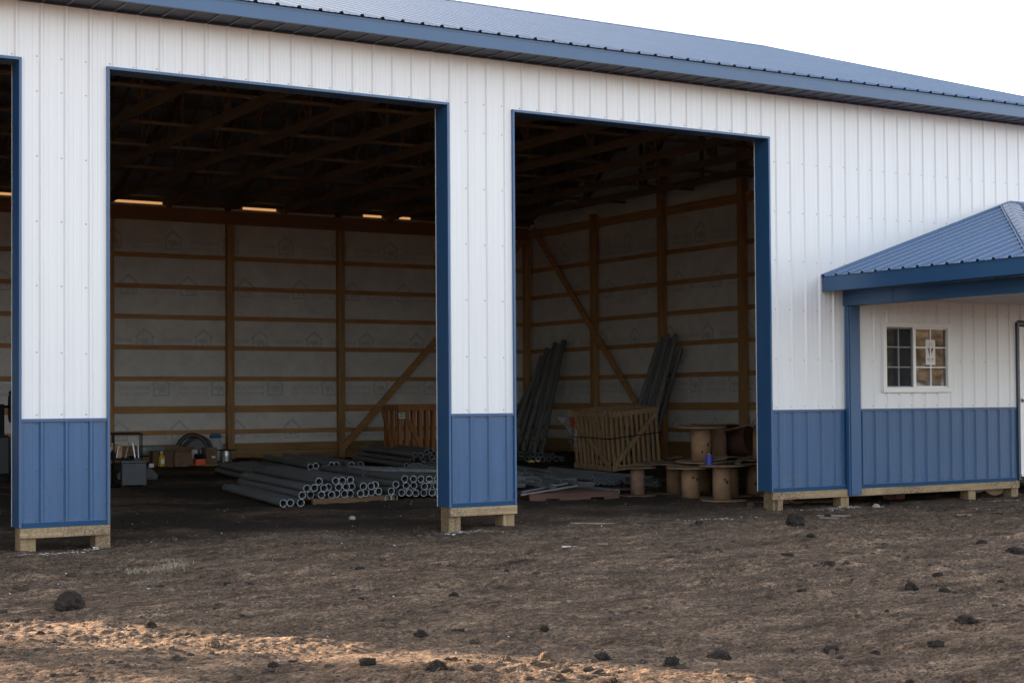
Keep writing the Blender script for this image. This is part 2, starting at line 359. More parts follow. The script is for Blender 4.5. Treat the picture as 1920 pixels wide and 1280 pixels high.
c1 = ramp(g1.outputs['Fac'], [(.33, (.072, .050, .037)), (.43, (.160, .109, .075)), (.52, (.218, .149, .102)), (.66, (.38, .262, .175))])
g2 = gnoise(11, (1, 1.9, 1), 10, .8, .557)
c2 = ramp(g2.outputs['Fac'], [(.32, (.18, .17, .165)), (.5, (.92, .92, .92)), (.67, (2.0, 1.95, 1.9))])
cc = mixc(1.0, c1.outputs[0], c2.outputs[0], 'MULTIPLY')
g2b = gnoise(48, (1, 1.5, 1), 5, .7, .557); c2b = ramp(g2b.outputs['Fac'], [(.37, (.12, .115, .11)), (.46, (.9, .9, .9)), (.62, (1.8, 1.78, 1.75))])
cc = mixc(.8, cc, mixc(1.0, cc, c2b.outputs[0], 'MULTIPLY'))
# straw flecks
g3 = gnoise(75, (1, 2.4, 1), 3, .6, .557); f3 = ramp(g3.outputs['Fac'], [(.66, (0, 0, 0)), (.72, (1, 1, 1))])
g3b = gnoise(1.3, (1, 2, 1), 4, .6, 1.1); f3b = ramp(g3b.outputs['Fac'], [(.42, (0, 0, 0)), (.62, (.75, .75, .75))])
ff = mixc(1.0, f3.outputs[0], f3b.outputs[0], 'MULTIPLY')
sc_ = N.new('ShaderNodeRGB'); sc_.outputs[0].default_value = (.26, .195, .135, 1)
cc = mixc(ff, cc, sc_.outputs[0])
# soil colour darkens towards the inside of the building, uneven edge near the door line
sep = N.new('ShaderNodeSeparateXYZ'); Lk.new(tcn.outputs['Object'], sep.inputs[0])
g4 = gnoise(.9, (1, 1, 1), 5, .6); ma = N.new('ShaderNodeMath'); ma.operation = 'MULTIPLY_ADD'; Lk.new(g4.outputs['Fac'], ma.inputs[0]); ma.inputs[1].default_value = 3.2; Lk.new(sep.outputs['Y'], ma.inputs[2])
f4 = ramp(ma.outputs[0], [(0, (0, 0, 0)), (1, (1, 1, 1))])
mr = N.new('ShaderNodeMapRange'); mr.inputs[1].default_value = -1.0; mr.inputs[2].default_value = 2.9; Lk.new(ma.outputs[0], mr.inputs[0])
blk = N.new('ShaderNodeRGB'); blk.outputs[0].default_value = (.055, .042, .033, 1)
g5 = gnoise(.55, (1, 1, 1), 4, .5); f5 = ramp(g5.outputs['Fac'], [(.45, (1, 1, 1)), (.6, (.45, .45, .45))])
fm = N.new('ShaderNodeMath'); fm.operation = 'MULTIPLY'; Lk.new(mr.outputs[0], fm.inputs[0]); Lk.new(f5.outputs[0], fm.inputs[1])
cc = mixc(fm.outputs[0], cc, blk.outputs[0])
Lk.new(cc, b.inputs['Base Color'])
gb = gnoise(38, (1, 1, 1), 8, .7); bp = N.new('ShaderNodeBump'); bp.inputs['Strength'].default_value = 1.0; bp.inputs['Distance'].default_value = .055
Lk.new(gb.outputs['Fac'], bp.inputs['Height']); Lk.new(bp.outputs[0], b.inputs['Normal'])
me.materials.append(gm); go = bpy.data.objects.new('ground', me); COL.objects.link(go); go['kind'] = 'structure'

# ------------------------------------------------------------------ the building
R9 = .2286
XL, XR = -3.95, 15.27            # outer gable faces
YB = 15.64                       # outer back face
ZT = 5.14                        # soffit level
ZB, ZW, ZO = .246, 1.2216, 4.552 # bottom of siding, wainscot joint, door head
GZ = [.778, 1.235, 1.846, 2.465, 3.069, 3.673, 4.286]
barn = thing('pole_building', 'long white and blue steel pole building with open door bays and blue ribbed roof', 'building', (0, 0, 0))

def profile(x0, x1, off=.008, hr=.014, minor=.0016):
    pts = []
    i0 = int(math.floor((x0-off)/R9))-1; i1 = int(math.ceil((x1-off)/R9))+1
    for i in range(i0, i1+1):
        c = i*R9+off
        pts += [(c-.026, 0), (c-.010, hr), (c+.010, hr), (c+.026, 0)]
        for q in (.0762, .1524): pts += [(c+q-.011, 0), (c+q-.006, minor), (c+q+.006, minor), (c+q+.011, 0)]
    xs = [a for a, _ in pts]; hs = [b for _, b in pts]
    res = [(x0, float(np.interp(x0, xs, hs)))]+[(a, b) for a, b in pts if x0 < a < x1]+[(x1, float(np.interp(x1, xs, hs)))]
    return res
def siding(mb, x0, x1, z0, z1, m, yf=0.0, axis='y', sgn=-1, off=.008, rows=3, hr=.015):
    pr = profile(x0, x1, off, hr)
    zs = [z0+(z1-z0)*k/rows for k in range(rows+1)]
    vs = []
    for z in zs:
        for a, hgt in pr:
            vs.append((a, yf+sgn*hgt, z) if axis == 'y' else (yf+sgn*hgt, a, z))
    k = len(pr); fs = [(j*k+i, j*k+i+1, (j+1)*k+i+1, (j+1)*k+i) for j in range(rows) for i in range(k-1)]
    mb.add(vs, fs, m)
screwb_m = mat('blue_screw_head', (.02, .05, .11), .5)
def screws(mb, x0, x1, rows, y=-.001, d=-.006, dx=-.035):
    screw_m = screwb_m if y < -.0015 else globals()['screw_m']
    i = int(math.ceil(x0/R9))
    while i*R9+dx < x1-.02:
        x = i*R9+dx
        if x > x0+.03:
            for z in rows:
                zz = z+random.uniform(-.006, .006)
                mb.add([(x+.0055*math.cos(t*PI/3), y+d, zz+.0055*math.sin(t*PI/3)) for t in range(6)]+[(x+.007*math.cos(t*PI/3), y, zz+.007*math.sin(t*PI/3)) for t in range(6)],
                       [(5, 4, 3, 2, 1, 0)]+[(t, (t+1) % 6, 6+(t+1) % 6, 6+t) for t in range(6)], screw_m)
        i += 1

O0 = (-3.60, .025); O1 = (.868, 4.527); O2 = (5.370, 9.002)
PIERS = [(XL, O0[0]), (O0[1], O1[0]), (O1[1], O2[0])]
JD = .235                                                  # jamb depth
DX0, DX1 = 13.405, 14.33                                   # entry door
WX0, WX1, WZ0, WZ1 = 10.868, 12.085, 1.44, 2.343           # window outer frame
# header siding (above the doors) and the piers
hd = MB(); siding(hd, XL, O2[1], ZO+.0, ZT, white_metal); screws(hd, XL, O2[1], [ZO+.05]); hd.build('header_siding', barn)
for a, b_ in PIERS:
    m_ = MB(); siding(m_, a, b_, ZW+.012, ZO, white_metal, rows=5); screws(m_, a, b_, [1.27]+GZ[2:]); m_.build('pier_siding', barn)
    m_ = MB(); siding(m_, a, b_, ZB, ZW-.012, blue_metal, yf=-.001, hr=.021); screws(m_, a, b_, [.29, GZ[0]-.02, ZW-.03], y=-.002); m_.build('wainscot', barn)
# right-hand wall
m_ = MB(); siding(m_, O2[1], XR, 2.42, ZT, white_metal, rows=5); screws(m_, O2[1], XR, [z for z in GZ if z > 2.45]+[])
siding(m_, O2[1], WX0+.01, ZW+.012, 2.42, white_metal); siding(m_, WX1-.01, DX0, ZW+.012, 2.42, white_metal)
siding(m_, WX0+.01, WX1-.01, ZW+.012, WZ0+.01, white_metal, rows=1); siding(m_, WX0+.01, WX1-.01, WZ1-.01, 2.42, white_metal, rows=1); siding(m_, DX1, XR, ZW+.012, 2.42, white_metal)
screws(m_, O2[1], WX0, [1.27, GZ[2]]); screws(m_, WX1, DX0, [1.27, GZ[2]]); screws(m_, WX0, WX1, [1.27, WZ0-.02]); m_.build('wall_siding', barn)
m_ = MB(); siding(m_, O2[1], DX0, ZB, ZW-.012, blue_metal, yf=-.001, hr=.021); siding(m_, DX1, XR, ZB, ZW-.012, blue_metal, yf=-.001, hr=.021)
screws(m_, O2[1], DX0, [.29, GZ[0]-.02, ZW-.03], y=-.002); m_.build('wainscot', barn)
# z-trim between the colours, base trim
for a, b_ in PIERS+[(O2[1], DX0-.03), (DX1+.03, XR)]:
    m_ = MB()
    m_.box(a+.02, b_-.02, -.030, .004, ZW-.014, ZW-.004, blue_trim); m_.box(a+.02, b_-.02, -.0215, .004, ZW-.004, ZW+.014, blue_trim)
    m_.build('wainscot_trim', barn)
    m_ = MB(); m_.box(a+.03, b_-.03, -.034, .006, ZB+.030, ZB+.036, blue_metal)
    m_.add([(a+.03, -.033, ZB+.0298), (b_-.03, -.033, ZB+.0298), (b_-.03, -.018, ZB-.016), (a+.03, -.018, ZB-.016), (a+.03, .004, ZB+.0298), (b_-.03, .004, ZB+.0298), (b_-.03, .004, ZB-.016), (a+.03, .004, ZB-.016)], [(0, 3, 2, 1), (3, 7, 6, 2), (0, 4, 7, 3), (1, 2, 6, 5)], blue_trim); m_.build('base_trim', barn)
    m_ = MB(); m_.box(a+.004 if a > XL+1 else a, b_-.004, -.045, -.004, .135, ZB-.018, wbase, .004)
    m_.build('base_board', barn)
# door trims : face channel + jamb liner + white inner edge
for a, b_ in (O0, O1, O2):
    m_ = MB(); fw = .034
    for xa, xb in ((a-fw+.01, a), (b_, b_+fw-.01)):
        m_.box(xa, xb, -.030, .004, ZB-.012, ZO+fw-.01, blue_metal)
    m_.box(a-fw+.01, b_+fw-.01, -.031, .004, ZO, ZO+fw-.008, blue_metal)
    m_.box(a-.003, a, .0045, JD, ZB-.012, ZO, blue_trim); m_.box(b_, b_+.003, .0045, JD, ZB-.012, ZO, blue_trim)
    m_.box(a, b_, .0045, JD, ZO, ZO+.003, blue_trim)
    for xa, xb in ((a-.02, a+.002), (b_-.002, b_+.02)): m_.box(xa, xb, JD, JD+.012, ZB-.012, ZO, white_metal)
    m_.build('door_trim', barn)
# wall posts of the front
for x in (XL+.09, -3.70, .115, .81, 4.61, 5.285, 9.12):
    m_ = MB(); m_.box(x-.072, x+.072, .002, .19, -.15, ZT, wpost, .006); m_.build('wall_post', barn)
m_ = MB(); m_.box(9.085, 9.165, -.04, -.003, -.1, .134, wpost, .004); m_.build('post_block', barn)
for x in (10.22, 12.5, 13.33, 14.41, 15.1):
    m_ = MB(); m_.box(x-.07, x+.07, .002, .15, -.15, ZT, wpost, .006); m_.build('wall_post', barn)
# header beam and inside girts of the front wall, window interior lining
m_ = MB(); m_.box(XL+.05, XR-.05, .195, .24, ZO+.02, ZO+.30, wx); m_.build('door_header', barn)
for z in GZ:
    for a, b_ in PIERS[1:]+[(O2[1]+.02, WX0-.02), (WX1+.02, DX0-.02)]:
        m_ = MB(); m_.box(a+.16, b_-.16 if b_-a > .5 else b_-.02, .004, .042, z-.045, z+.045, wx); m_.build('girt', barn)
# fascia, soffit, roof
E0, RZ0, RY, RZ = -.46, 5.272, 7.80, 7.935                 # eave y,z, ridge y,z
XO0, XO1 = XL-.36, XR+.30
m_ = MB(); m_.box(XO0, XO1, E0, E0+.02, 5.118, 5.262, blue_trim); m_.box(XO0, XO1, E0-.004, E0, 5.235, 5.262, blue_trim); m_.box(XO0, XO1, E0-.012, E0+.03, 5.108, 5.1185, blue_trim); m_.build('fascia', barn)
m_ = MB(); x = XO0
while x < XO1:
    m_.box(x, x+.2, E0+.02, -.002, 5.128, 5.134, soffit_m); m_.box(x+.2, x+.22, E0+.02, -.002, 5.116, 5.1325, mat('soffit_rib', (.10, .12, .16), .5)); x += .2286
m_.box(XO0, XO1, -.024, -.002, 5.106, 5.14, soffit_m); m_.build('soffit', barn)
sl_ = (RZ-RZ0)/(RY-E0); nrm = math.hypot(1, sl_)
def roof_pt(x, s, h_, back=False):                         # s metres up the slope from the eave edge
    y = E0-.035+s/nrm; z = RZ0-.035*sl_+s/nrm*sl_
    y -= h_*sl_/nrm; z += h_/nrm
    return (x, 2*RY-y, z) if back else (x, y, z)
SLN = (RY-E0+.035)*nrm
def roof(back):
    mb = MB(); pr = []
    i0 = int(XO0/R9)-1; i1 = int(XO1/R9)+1
    xs = []; hs = []
    for i in range(i0, i1+1):
        c = i*R9+.10
        xs += [c-.026, c-.013, c+.013, c+.026, c+.070, c+.076, c+.087, c+.093, c+.147, c+.153, c+.164, c+.170]; hs += [0, .022, .022, 0, 0, .003, .003, 0, 0, .003, .003, 0]
    pr = [(a, b_) for a, b_ in zip(xs, hs) if XO0 < a < XO1]; k = len(pr)
    ss = [.395 if back else 0, 1.5, 3, 4.5, 6, 7.5, SLN]
    vs = [roof_pt(a, s, b_, back) for s in ss for a, b_ in pr]
    fs = [(j*k+i, j*k+i+1, (j+1)*k+i+1, (j+1)*k+i) for j in range(len(ss)-1) for i in range(k-1)]
    if back: fs = [f[::-1] for f in fs]
    mb.add(vs, fs, blue_roof)
    # pale galvanised underside, 4 mm below
    um = mat('roof_underside', (.20, .21, .22), .6)
    vs = [roof_pt(a, s, -.004, back) for s in (.397 if back else 0.01, SLN) for a in (XO0, XO1)]
    mb.add(vs, [(0, 2, 3, 1)], um)
    if not back:                                           # dark foam closures show under each rib at the eave
        for i in range(i0, i1+1):
            c = i*R9+.10
            if XO0 < c < XO1:
                mb.add([roof_pt(c-.024, .004, .001), roof_pt(c+.024, .004, .001), roof_pt(c+.012, .004, .021), roof_pt(c-.012, .004, .021)], [(0, 1, 2, 3)], black_m)
        random.seed(3)
        for s in [.12, .7]+[.7+.61*q for q in range(1, 13)]:
            for i in range(i0, i1+1):
                c = i*R9+.10+.04
                if XO0 < c < XO1:
                    P = [roof_pt(c+dx, s+dy, hh) for dx, dy, hh in ((-.007, -.007, .001), (.007, -.007, .001), (.007, .007, .001), (-.007, .007, .001), (0, 0, .008))]
                    mb.add(P, [(0, 1, 4), (1, 2, 4), (2, 3, 4), (3, 0, 4)], blue_trim)
    return mb.build('roof_panel', barn)
roof(False); roof(True)
m_ = MB()
for sgn in (0, 1):
    a = [roof_pt(XO0, SLN-.17, .026, sgn), roof_pt(XO1, SLN-.17, .026, sgn), roof_pt(XO1, SLN, .034, sgn), roof_pt(XO0, SLN, .034, sgn)]
    m_.add(a, [(0, 1, 2, 3)], blue_trim)
x = XO0+.1
while x < XO1-.2: m_.box(x, x+.12, RY-.155, RY-.13, roof_pt(0, SLN-.15, 0)[2]-.002, roof_pt(0, SLN-.15, 0)[2]+.02, black_m); x += R9*2
m_.build('ridge_cap', barn)
m_ = MB()                                                  # rake trims
for xx in (XO0, XO1):
    for bk in (False, True):
        s0_ = .395 if bk else 0; m_.add(
            [roof_pt(xx-.012, s0_, .028, bk), roof_pt(xx+.012, s0_, .028, bk), roof_pt(xx+.012, s0_, -.13, bk), roof_pt(xx-.012, s0_, -.13, bk),
             roof_pt(xx-.012, SLN, .028, bk), roof_pt(xx+.012, SLN, .028, bk), roof_pt(xx+.012, SLN, -.13, bk), roof_pt(xx-.012, SLN, -.13, bk)],
            [(0, 1, 2, 3), (4, 7, 6, 5), (0, 4, 5, 1), (2, 6, 7, 3), (1, 5, 6, 2), (0, 3, 7, 4)], blue_trim)
m_.build('rake_trim', barn)

# gable walls and back wall : outer steel, wrap inside
for xx, sg in ((XL, -1), (XR, 1)):
    m_ = MB(); siding(m_, -.0, YB, ZB, ZT, white_metal, yf=xx, axis='x', sgn=sg)
    m_.add([(xx+sg*.001, -.30, ZT-.05), (xx+sg*.001, YB+.10, ZT-.05), (xx+sg*.001, YB+.10, RZ0+(2*RY-YB-.10-E0)*.3227-.002), (xx+sg*.001, RY, RZ-.004), (xx+sg*.001, -.30, RZ0+(-.30-E0)*.3227-.002)], [(0, 1, 2, 3, 4)], white_metal); m_.build('gable_wall', barn)
m_ = MB(); siding(m_, XL, XR, ZB+.04, 4.99, white_metal, yf=YB, sgn=1); m_.build('back_wall', barn)
m_ = MB(); m_.box(XR-.03, XR+.03, -.035, -.0, ZB, ZT-.02, blue_trim); m_.box(XR, XR+.032, 0, .06, ZB, ZT-.02, blue_trim); m_.build('corner_trim', barn)

# house wrap with printed marks (seen from behind, so reversed)
def text_mesh(txt, size):
    cu = bpy.data.curves.new('t', 'FONT'); cu.body = txt; cu.size = size; cu.align_x = 'LEFT'; cu.resolution_u = 2; cu.offset = size*.02
    ob = bpy.data.objects.new('t', cu); COL.objects.link(ob); dg = bpy.context.evaluated_depsgraph_get(); dg.update()
    me_ = bpy.data.meshes.new_from_object(ob.evaluated_get(dg))
    vs_ = [tuple(v.co) for v in me_.vertices]; fs_ = [tuple(p_.vertices) for p_ in me_.polygons]
    bpy.data.objects.remove(ob); bpy.data.meshes.remove(me_); return vs_, fs_
T1 = text_mesh('BARRICADE', .125); T2 = text_mesh('BUILDING WRAP', .092)
def logo():
    """2-D print in metres, origin at the house's lower left, reading left to right"""
    V = []; Fc = []
    def poly_ring(o, i_):
        k = len(V); V.extend(o); V.extend(i_); n_ = len(o)
        for t in range(n_): Fc.append((k+t, k+(t+1) % n_, k+n_+(t+1) % n_, k+n_+t))
    poly_ring([(0, 0), (.34, 0), (.34, .22), (.39, .22), (.17, .42), (-.05, .22), (0, .22)], [(.04, .04), (.30, .04), (.30, .24), (.30, .245), (.17, .345), (.04, .245), (.04, .24)])
    k = len(V); bear = [(.06, .06), (.10, .06), (.115, .10), (.16, .10), (.17, .06), (.215, .06), (.225, .12), (.26, .14), (.285, .13), (.29, .155), (.25, .20), (.21, .205), (.15, .215), (.09, .20), (.065, .15)]
    V.extend(bear); Fc.append(tuple(range(k, k+len(bear))))
    for (tv, tf), (ox, oz) in ((T1, (.42, .13)), (T2, (.42, .02))):
        k = len(V); xm = max(v[0] for v in tv); sx = .60/xm
        V.extend([(v[0]*sx+ox, v[1]+oz) for v in tv]); Fc.extend([tuple(k+i for i in f) for f in tf])
    return V, Fc
LV, LF = logo()
def wrap_wall(name, place, u0, u1, z0, z1, rows, flipn):
    mb = MB(); nu = int((u1-u0)/.15); nz_ = int((z1-z0)/.2)
    random.seed(5)
    us = np.linspace(u0, u1, nu); zs = np.linspace(z0, z1, nz_)
    vs = []
    for z in zs:
        for u in us: vs.append(place(u, z, .006*math.sin(u*3.1+z*2)+.004*math.sin(u*7+z*5)))
    fs = [(j*nu+i, j*nu+i+1, (j+1)*nu+i+1, (j+1)*nu+i) for j in range(nz_-1) for i in range(nu-1)]
    mb.add(vs, [f[::-1] for f in fs] if flipn else fs, wrap_m, True)
    for uoff, z in rows:
        u = uoff
        while u < u1-.2:
            if u > u0+1.1:
                # mirrored: house at the high-u side, text runs towards low u
                mb.add([place(u-a, z+c, -.016) for a, c in LV], LF, wrap_ink)
            u += 1.205
    return mb.build(name, barn)
back_rows = [(7.03-1.205*6, 4.40), (6.13-1.205*5, 3.50), (6.45-1.205*5, 2.44), (6.78-1.205*5, 1.50), (5.94-1.205*5, .62)]
wrap_wall('back_wall_wrap', lambda u, z, d: (u, 15.61+d, z), XL+.05, 15.262, .28, 5.3, back_rows, False)
end_rows = [(.4, 4.40), (.9, 3.50), (.6, 2.44), (.2, 1.50), (.8, .62)]
wrap_wall('end_wall_wrap', lambda u, z, d: (15.245+d, 15.6-u, z), .02, 15.5, .28, 5.25, end_rows, False)
m_ = MB(); m_.add([(15.262, -.3, 5.0), (15.262, 15.9, 5.0), (15.262, 15.9, RZ0+(2*RY-15.9-E0)*.3233-.004), (15.262, RY, RZ-.006), (15.262, -.3, RZ0+.16*.3233-.004)], [(0, 1, 2, 3, 4)], wrap_m)
m_.build('gable_wrap', barn)
m_ = MB(); m_.box(XL+.02, XL+.03, .02, 15.6, .28, 5.2, wrap_m); m_.build('left_wall_wrap', barn)
# back wall framing
for k, z in enumerate(GZ):
    hh = .070 if k == 1 else .045
    m_ = MB(); m_.box(XL+.05, 15.21, 15.56, 15.598, z-hh, z+hh, wx); m_.build('girt', barn)
    if k < 7:
        m_ = MB(); m_.box(15.19, 15.228, .25, 15.555, z-hh, z+hh, wy); m_.build('girt', barn)
for x in (-1.8, .65, 3.1, 5.55, 8.0, 10.45, 12.9, 15.05):
    m_ = MB(); m_.box(x-.07, x+.07, 15.42, 15.556, -.1, 5.2, wz, .004); m_.build('wall_post', barn)
for y in (12.88, 10.46, 7.95, 5.5, 3.05):
    m_ = MB(); m_.box(15.05, 15.186, y-.07, y+.07, -.1, 6.2 if abs(y-7.95) < 3 else 5.3, wz, .004); m_.build('wall_post', barn)
m_ = MB(); m_.box(XL+.05, 15.04, 15.375, 15.415, 4.955, 5.225, mat('beam_pine', (.36, .17, .08), .8, var=.4, vscale=3, stretch=(.6, 8, 8))); m_.build('top_beam', barn)
m_ = MB(); m_.box(15.16, 15.188, .25, 15.37, 5.02, 5.2, wy); m_.build('top_beam', barn)
for z0, z1 in ((.155, .345), (.35, .54)):
    m_ = MB(); m_.box(XL+.05, 15.18, 15.56, 15.60, z0, z1, wskirt); m_.build('skirt_board', barn)
    m_ = MB(); m_.box(15.185, 15.225, .3, 15.55, z0, z1, wskirt); m_.build('skirt_board', barn)
m_ = MB(); m_.beam((10.47, 15.40, .42), (15.0, 15.40, 5.05), .14, .038, wx, up=(0, 1, 0)); m_.build('brace', barn)
m_ = MB(); m_.beam((15.03, 15.15, 5.2), (15.03, 11.0, 1.05), .14, .038, wy, up=(1, 0, 0)); m_.build('brace', barn)
# trusses and purlins
def rz(y): return RZ0+(y-E0)*sl_ if y < RY else RZ0+(2*RY-y-E0)*sl_
xt = 3.08-1.22*5
while xt < 15.2:
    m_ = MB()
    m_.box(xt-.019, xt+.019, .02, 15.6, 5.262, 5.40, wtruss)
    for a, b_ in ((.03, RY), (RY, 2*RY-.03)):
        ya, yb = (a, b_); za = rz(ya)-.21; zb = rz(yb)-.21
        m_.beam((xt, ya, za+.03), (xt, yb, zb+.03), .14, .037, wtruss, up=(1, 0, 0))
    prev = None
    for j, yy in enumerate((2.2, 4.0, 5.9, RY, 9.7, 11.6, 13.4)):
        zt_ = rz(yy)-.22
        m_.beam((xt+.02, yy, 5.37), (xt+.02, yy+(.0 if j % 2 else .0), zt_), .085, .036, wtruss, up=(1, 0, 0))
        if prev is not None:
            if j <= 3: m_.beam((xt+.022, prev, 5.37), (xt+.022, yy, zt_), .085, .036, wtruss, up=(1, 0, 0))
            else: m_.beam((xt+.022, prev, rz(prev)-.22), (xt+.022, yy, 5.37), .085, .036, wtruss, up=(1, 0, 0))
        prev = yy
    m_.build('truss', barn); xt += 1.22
for k in range(14):
    y = .1+.61*k
    if y > RY-.1: break
    for yy in (y, 2*RY-y):
        z = rz(yy)-.012
        s_ = 1 if yy < RY else -1
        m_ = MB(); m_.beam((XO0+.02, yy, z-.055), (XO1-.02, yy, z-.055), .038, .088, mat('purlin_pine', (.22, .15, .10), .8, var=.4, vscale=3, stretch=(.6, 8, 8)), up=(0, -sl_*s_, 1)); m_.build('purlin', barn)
for y in (4.9, 7.4, 9.4, 11.7):
    m_ = MB(); m_.box(XL+.1, 15.1, y-.045, y+.045, 5.405, 5.443, mat('brace_pine', (.30, .19, .11), .8, var=.4, vscale=3, stretch=(.6, 8, 8))); m_.build('lateral_brace', barn)
for a, b_ in ((5.70, 6.66), (8.34, 9.08), (11.06, 11.50), (11.92, 12.2), (3.26, 4.22), (.82, 1.78)):
    m_ = MB(); m_.box(a, b_, 15.66, 15.665, 4.99, 5.394, glow_m); m_.build('eave_glow_panel', barn)  # added translucent strips, sunlit from behind to give the eave glow
for a, b_ in ((XL, .82), (1.78, 3.26), (4.22, 5.70), (6.66, 8.34), (9.08, 11.06), (11.50, 11.92), (12.2, XR)):
    m_ = MB(); m_.box(a, b_, 15.655, 15.675, 4.99, 5.394, wtruss); m_.build('eave_blocking', barn)

# window
wf = MB(); y0, y1 = -.050, .03; fw = .058
wf.box(WX0, WX1, y0, y1, WZ1-fw, WZ1, white_m, .004); wf.box(WX0, WX1, y0-.004, y1, WZ0, WZ0+fw+.012, white_m, .004)
wf.box(WX0, WX0+fw, y0, y1, WZ0+fw+.012, WZ1-fw, white_m, .004); wf.box(WX1-fw, WX1, y0, y1, WZ0+fw+.012, WZ1-fw, white_m, .004)
xm = 11.425; wf.box(xm-.02, xm+.03, -.036, .03, WZ0+fw+.012, WZ1-fw, white_m, .003)
wi = .022
for a, b_ in ((WX0+fw, xm-.02), (xm+.03, WX1-fw)):
    wf.box(a, b_, -.02, .01, WZ1-fw-wi, WZ1-fw, white_m); wf.box(a, b_, -.02, .01, WZ0+fw+.012, WZ0+fw+.012+wi*.6, white_m)
window = wf.build('window', barn)
for a, b_ in ((WX0+fw, xm-.02), (xm+.03, WX1-fw)):
    g = MB(); za, zb = WZ0+fw+.012, WZ1-fw; mx_ = (a+b_)/2
    g.box(mx_-.008, mx_+.008, -.016, -.006, za, zb, white_m)
    for q in (1, 2): z = za+(zb-za)*q/3; g.box(a, mx_-.0082, -.0155, -.0065, z-.008, z+.008, white_m); g.box(mx_+.0082, b_, -.0155, -.0065, z-.008, z+.008, white_m)
    g.build('grille', window)
    g = MB(); g.box(a, b_, -.003, .001, za, zb, glass_m); g.build('pane', window)
g = MB(); g.add([(WX0+fw, -.03, WZ0+fw), (xm-.05, -.03, WZ0+fw), (xm-.05, -.03, WZ1-fw), (WX0+fw, -.03, WZ1-fw)], [(0, 1, 2, 3)], screen_m)
g.box(xm-.055, xm-.03, -.034, -.026, WZ0+fw+.012, WZ1-fw, mat('screen_frame', (.10, .13, .15), .5)); g.build('insect_screen', window)
# notice behind the right pane
pm = MB(); px0, px1, pz0, pz1 = 11.66, 11.835, 1.80, 2.13; py = -.0055
pm.add([(px0, py, pz0), (px1, py, pz0), (px1, py, pz1), (px0, py, pz1)], [(0, 1, 2, 3)], paper)
cxm = (px0+px1)/2; dk = mat('notice_red', (.28, .10, .08), .8); ik = mat('notice_ink', (.10, .10, .10), .8)
pm.add([(cxm-.055, py-.001, 2.02), (cxm-.02, py-.001, 1.92), (cxm-.002, py-.001, 1.96), (cxm-.004, py-.001, 2.02), (cxm-.03, py-.001, 2.045)], [(0, 1, 2, 3, 4)], dk)
pm.add([(cxm+.055, py-.001, 2.02), (cxm+.022, py-.001, 1.94), (cxm+.01, py-.001, 1.98), (cxm+.01, py-.001, 2.03), (cxm+.03, py-.001, 2.045)], [(4, 3, 2, 1, 0)], ik)
pm.add([(cxm-.03, py-.001, 2.06), (cxm-.018, py-.001, 2.06), (cxm, py-.001, 2.095), (cxm+.018, py-.001, 2.06), (cxm+.03, py-.001, 2.06), (cxm, py-.001, 2.112)], [(0, 1, 2, 5), (2, 3, 4, 5)], ik)
tx = cxm-.06
for wd in (.018, .008, .014, .02, .01, .016): pm.add([(tx, py-.001, 1.868), (tx+wd, py-.001, 1.868), (tx+wd, py-.001, 1.884), (tx, py-.001, 1.884)], [(0, 1, 2, 3)], ik); tx += wd+.005
pm.add([(cxm-.05, py-.001, 1.848), (cxm+.045, py-.001, 1.848), (cxm+.045, py-.001, 1.853), (cxm-.05, py-.001, 1.853)], [(0, 1, 2, 3)], ik)
pm.build('notice', window)
# office lining behind the window so the room reads dark
m_ = MB(); m_.box(10.5, 12.6, .8, .82, ZB, 2.6, wskirt); m_.build('partition', barn)
# door
dm = MB(); dm.box(DX0+.03, DX1-.03, -.012, .03, .315, 2.335, door_m, .004)
for q in (0, 1):
    dm.box(DX0+.13, DX1-.13, -.020, -.0125, 1.30, 1.32, door_m); dm.box(DX0+.13, DX1-.13, -.020, -.0125, 2.20, 2.22, door_m)
    dm.box(DX0+.13, DX0+.15, -.0195, -.0125, 1.32, 2.20, door_m); dm.box(DX1-.15, DX1-.13, -.0195, -.0125, 1.32, 2.20, door_m)
    break
door = dm.build('entry_door', barn)
g = MB(); g.box(DX0+.15, DX1-.15, -.0165, -.0135, 1.32, 2.20, glass_m); g.build('pane', door)
g = MB()
for xx in (DX0+.15+.208, DX0+.15+.416): g.box(xx-.008, xx+.008, -.0245, -.017, 1.32, 2.20, door_m)
for zz in (1.54, 1.76, 1.98): g.box(DX0+.15, DX1-.15, -.0235, -.0172, zz-.008, zz+.008, door_m)
g.build('grille', door)
g = MB(); g.lathe((DX0+.085, -.012, 1.327), [(.028, 0), (.028, .006), (.012, .012), (.012, .035), (.027, .045), (.030, .06), (.02, .075)], knob_m, 16, Vector((0, -1, 0))); g.build('handle', door)
g = MB(); bt = mat('dark_door_frame', (.045, .06, .085), .4)
g.box(DX0-.028, DX0+.012, -.036, .03, ZB, 2.385, bt); g.box(DX1-.012, DX1+.028, -.036, .03, ZB, 2.385, bt); g.box(DX0-.028, DX1+.028, -.037, .03, 2.352, 2.392, bt)
g.build('frame', door)
g = MB(); g.box(DX0, DX1, -.06, .03, .288, .312, door_m); g.build('sill', door)

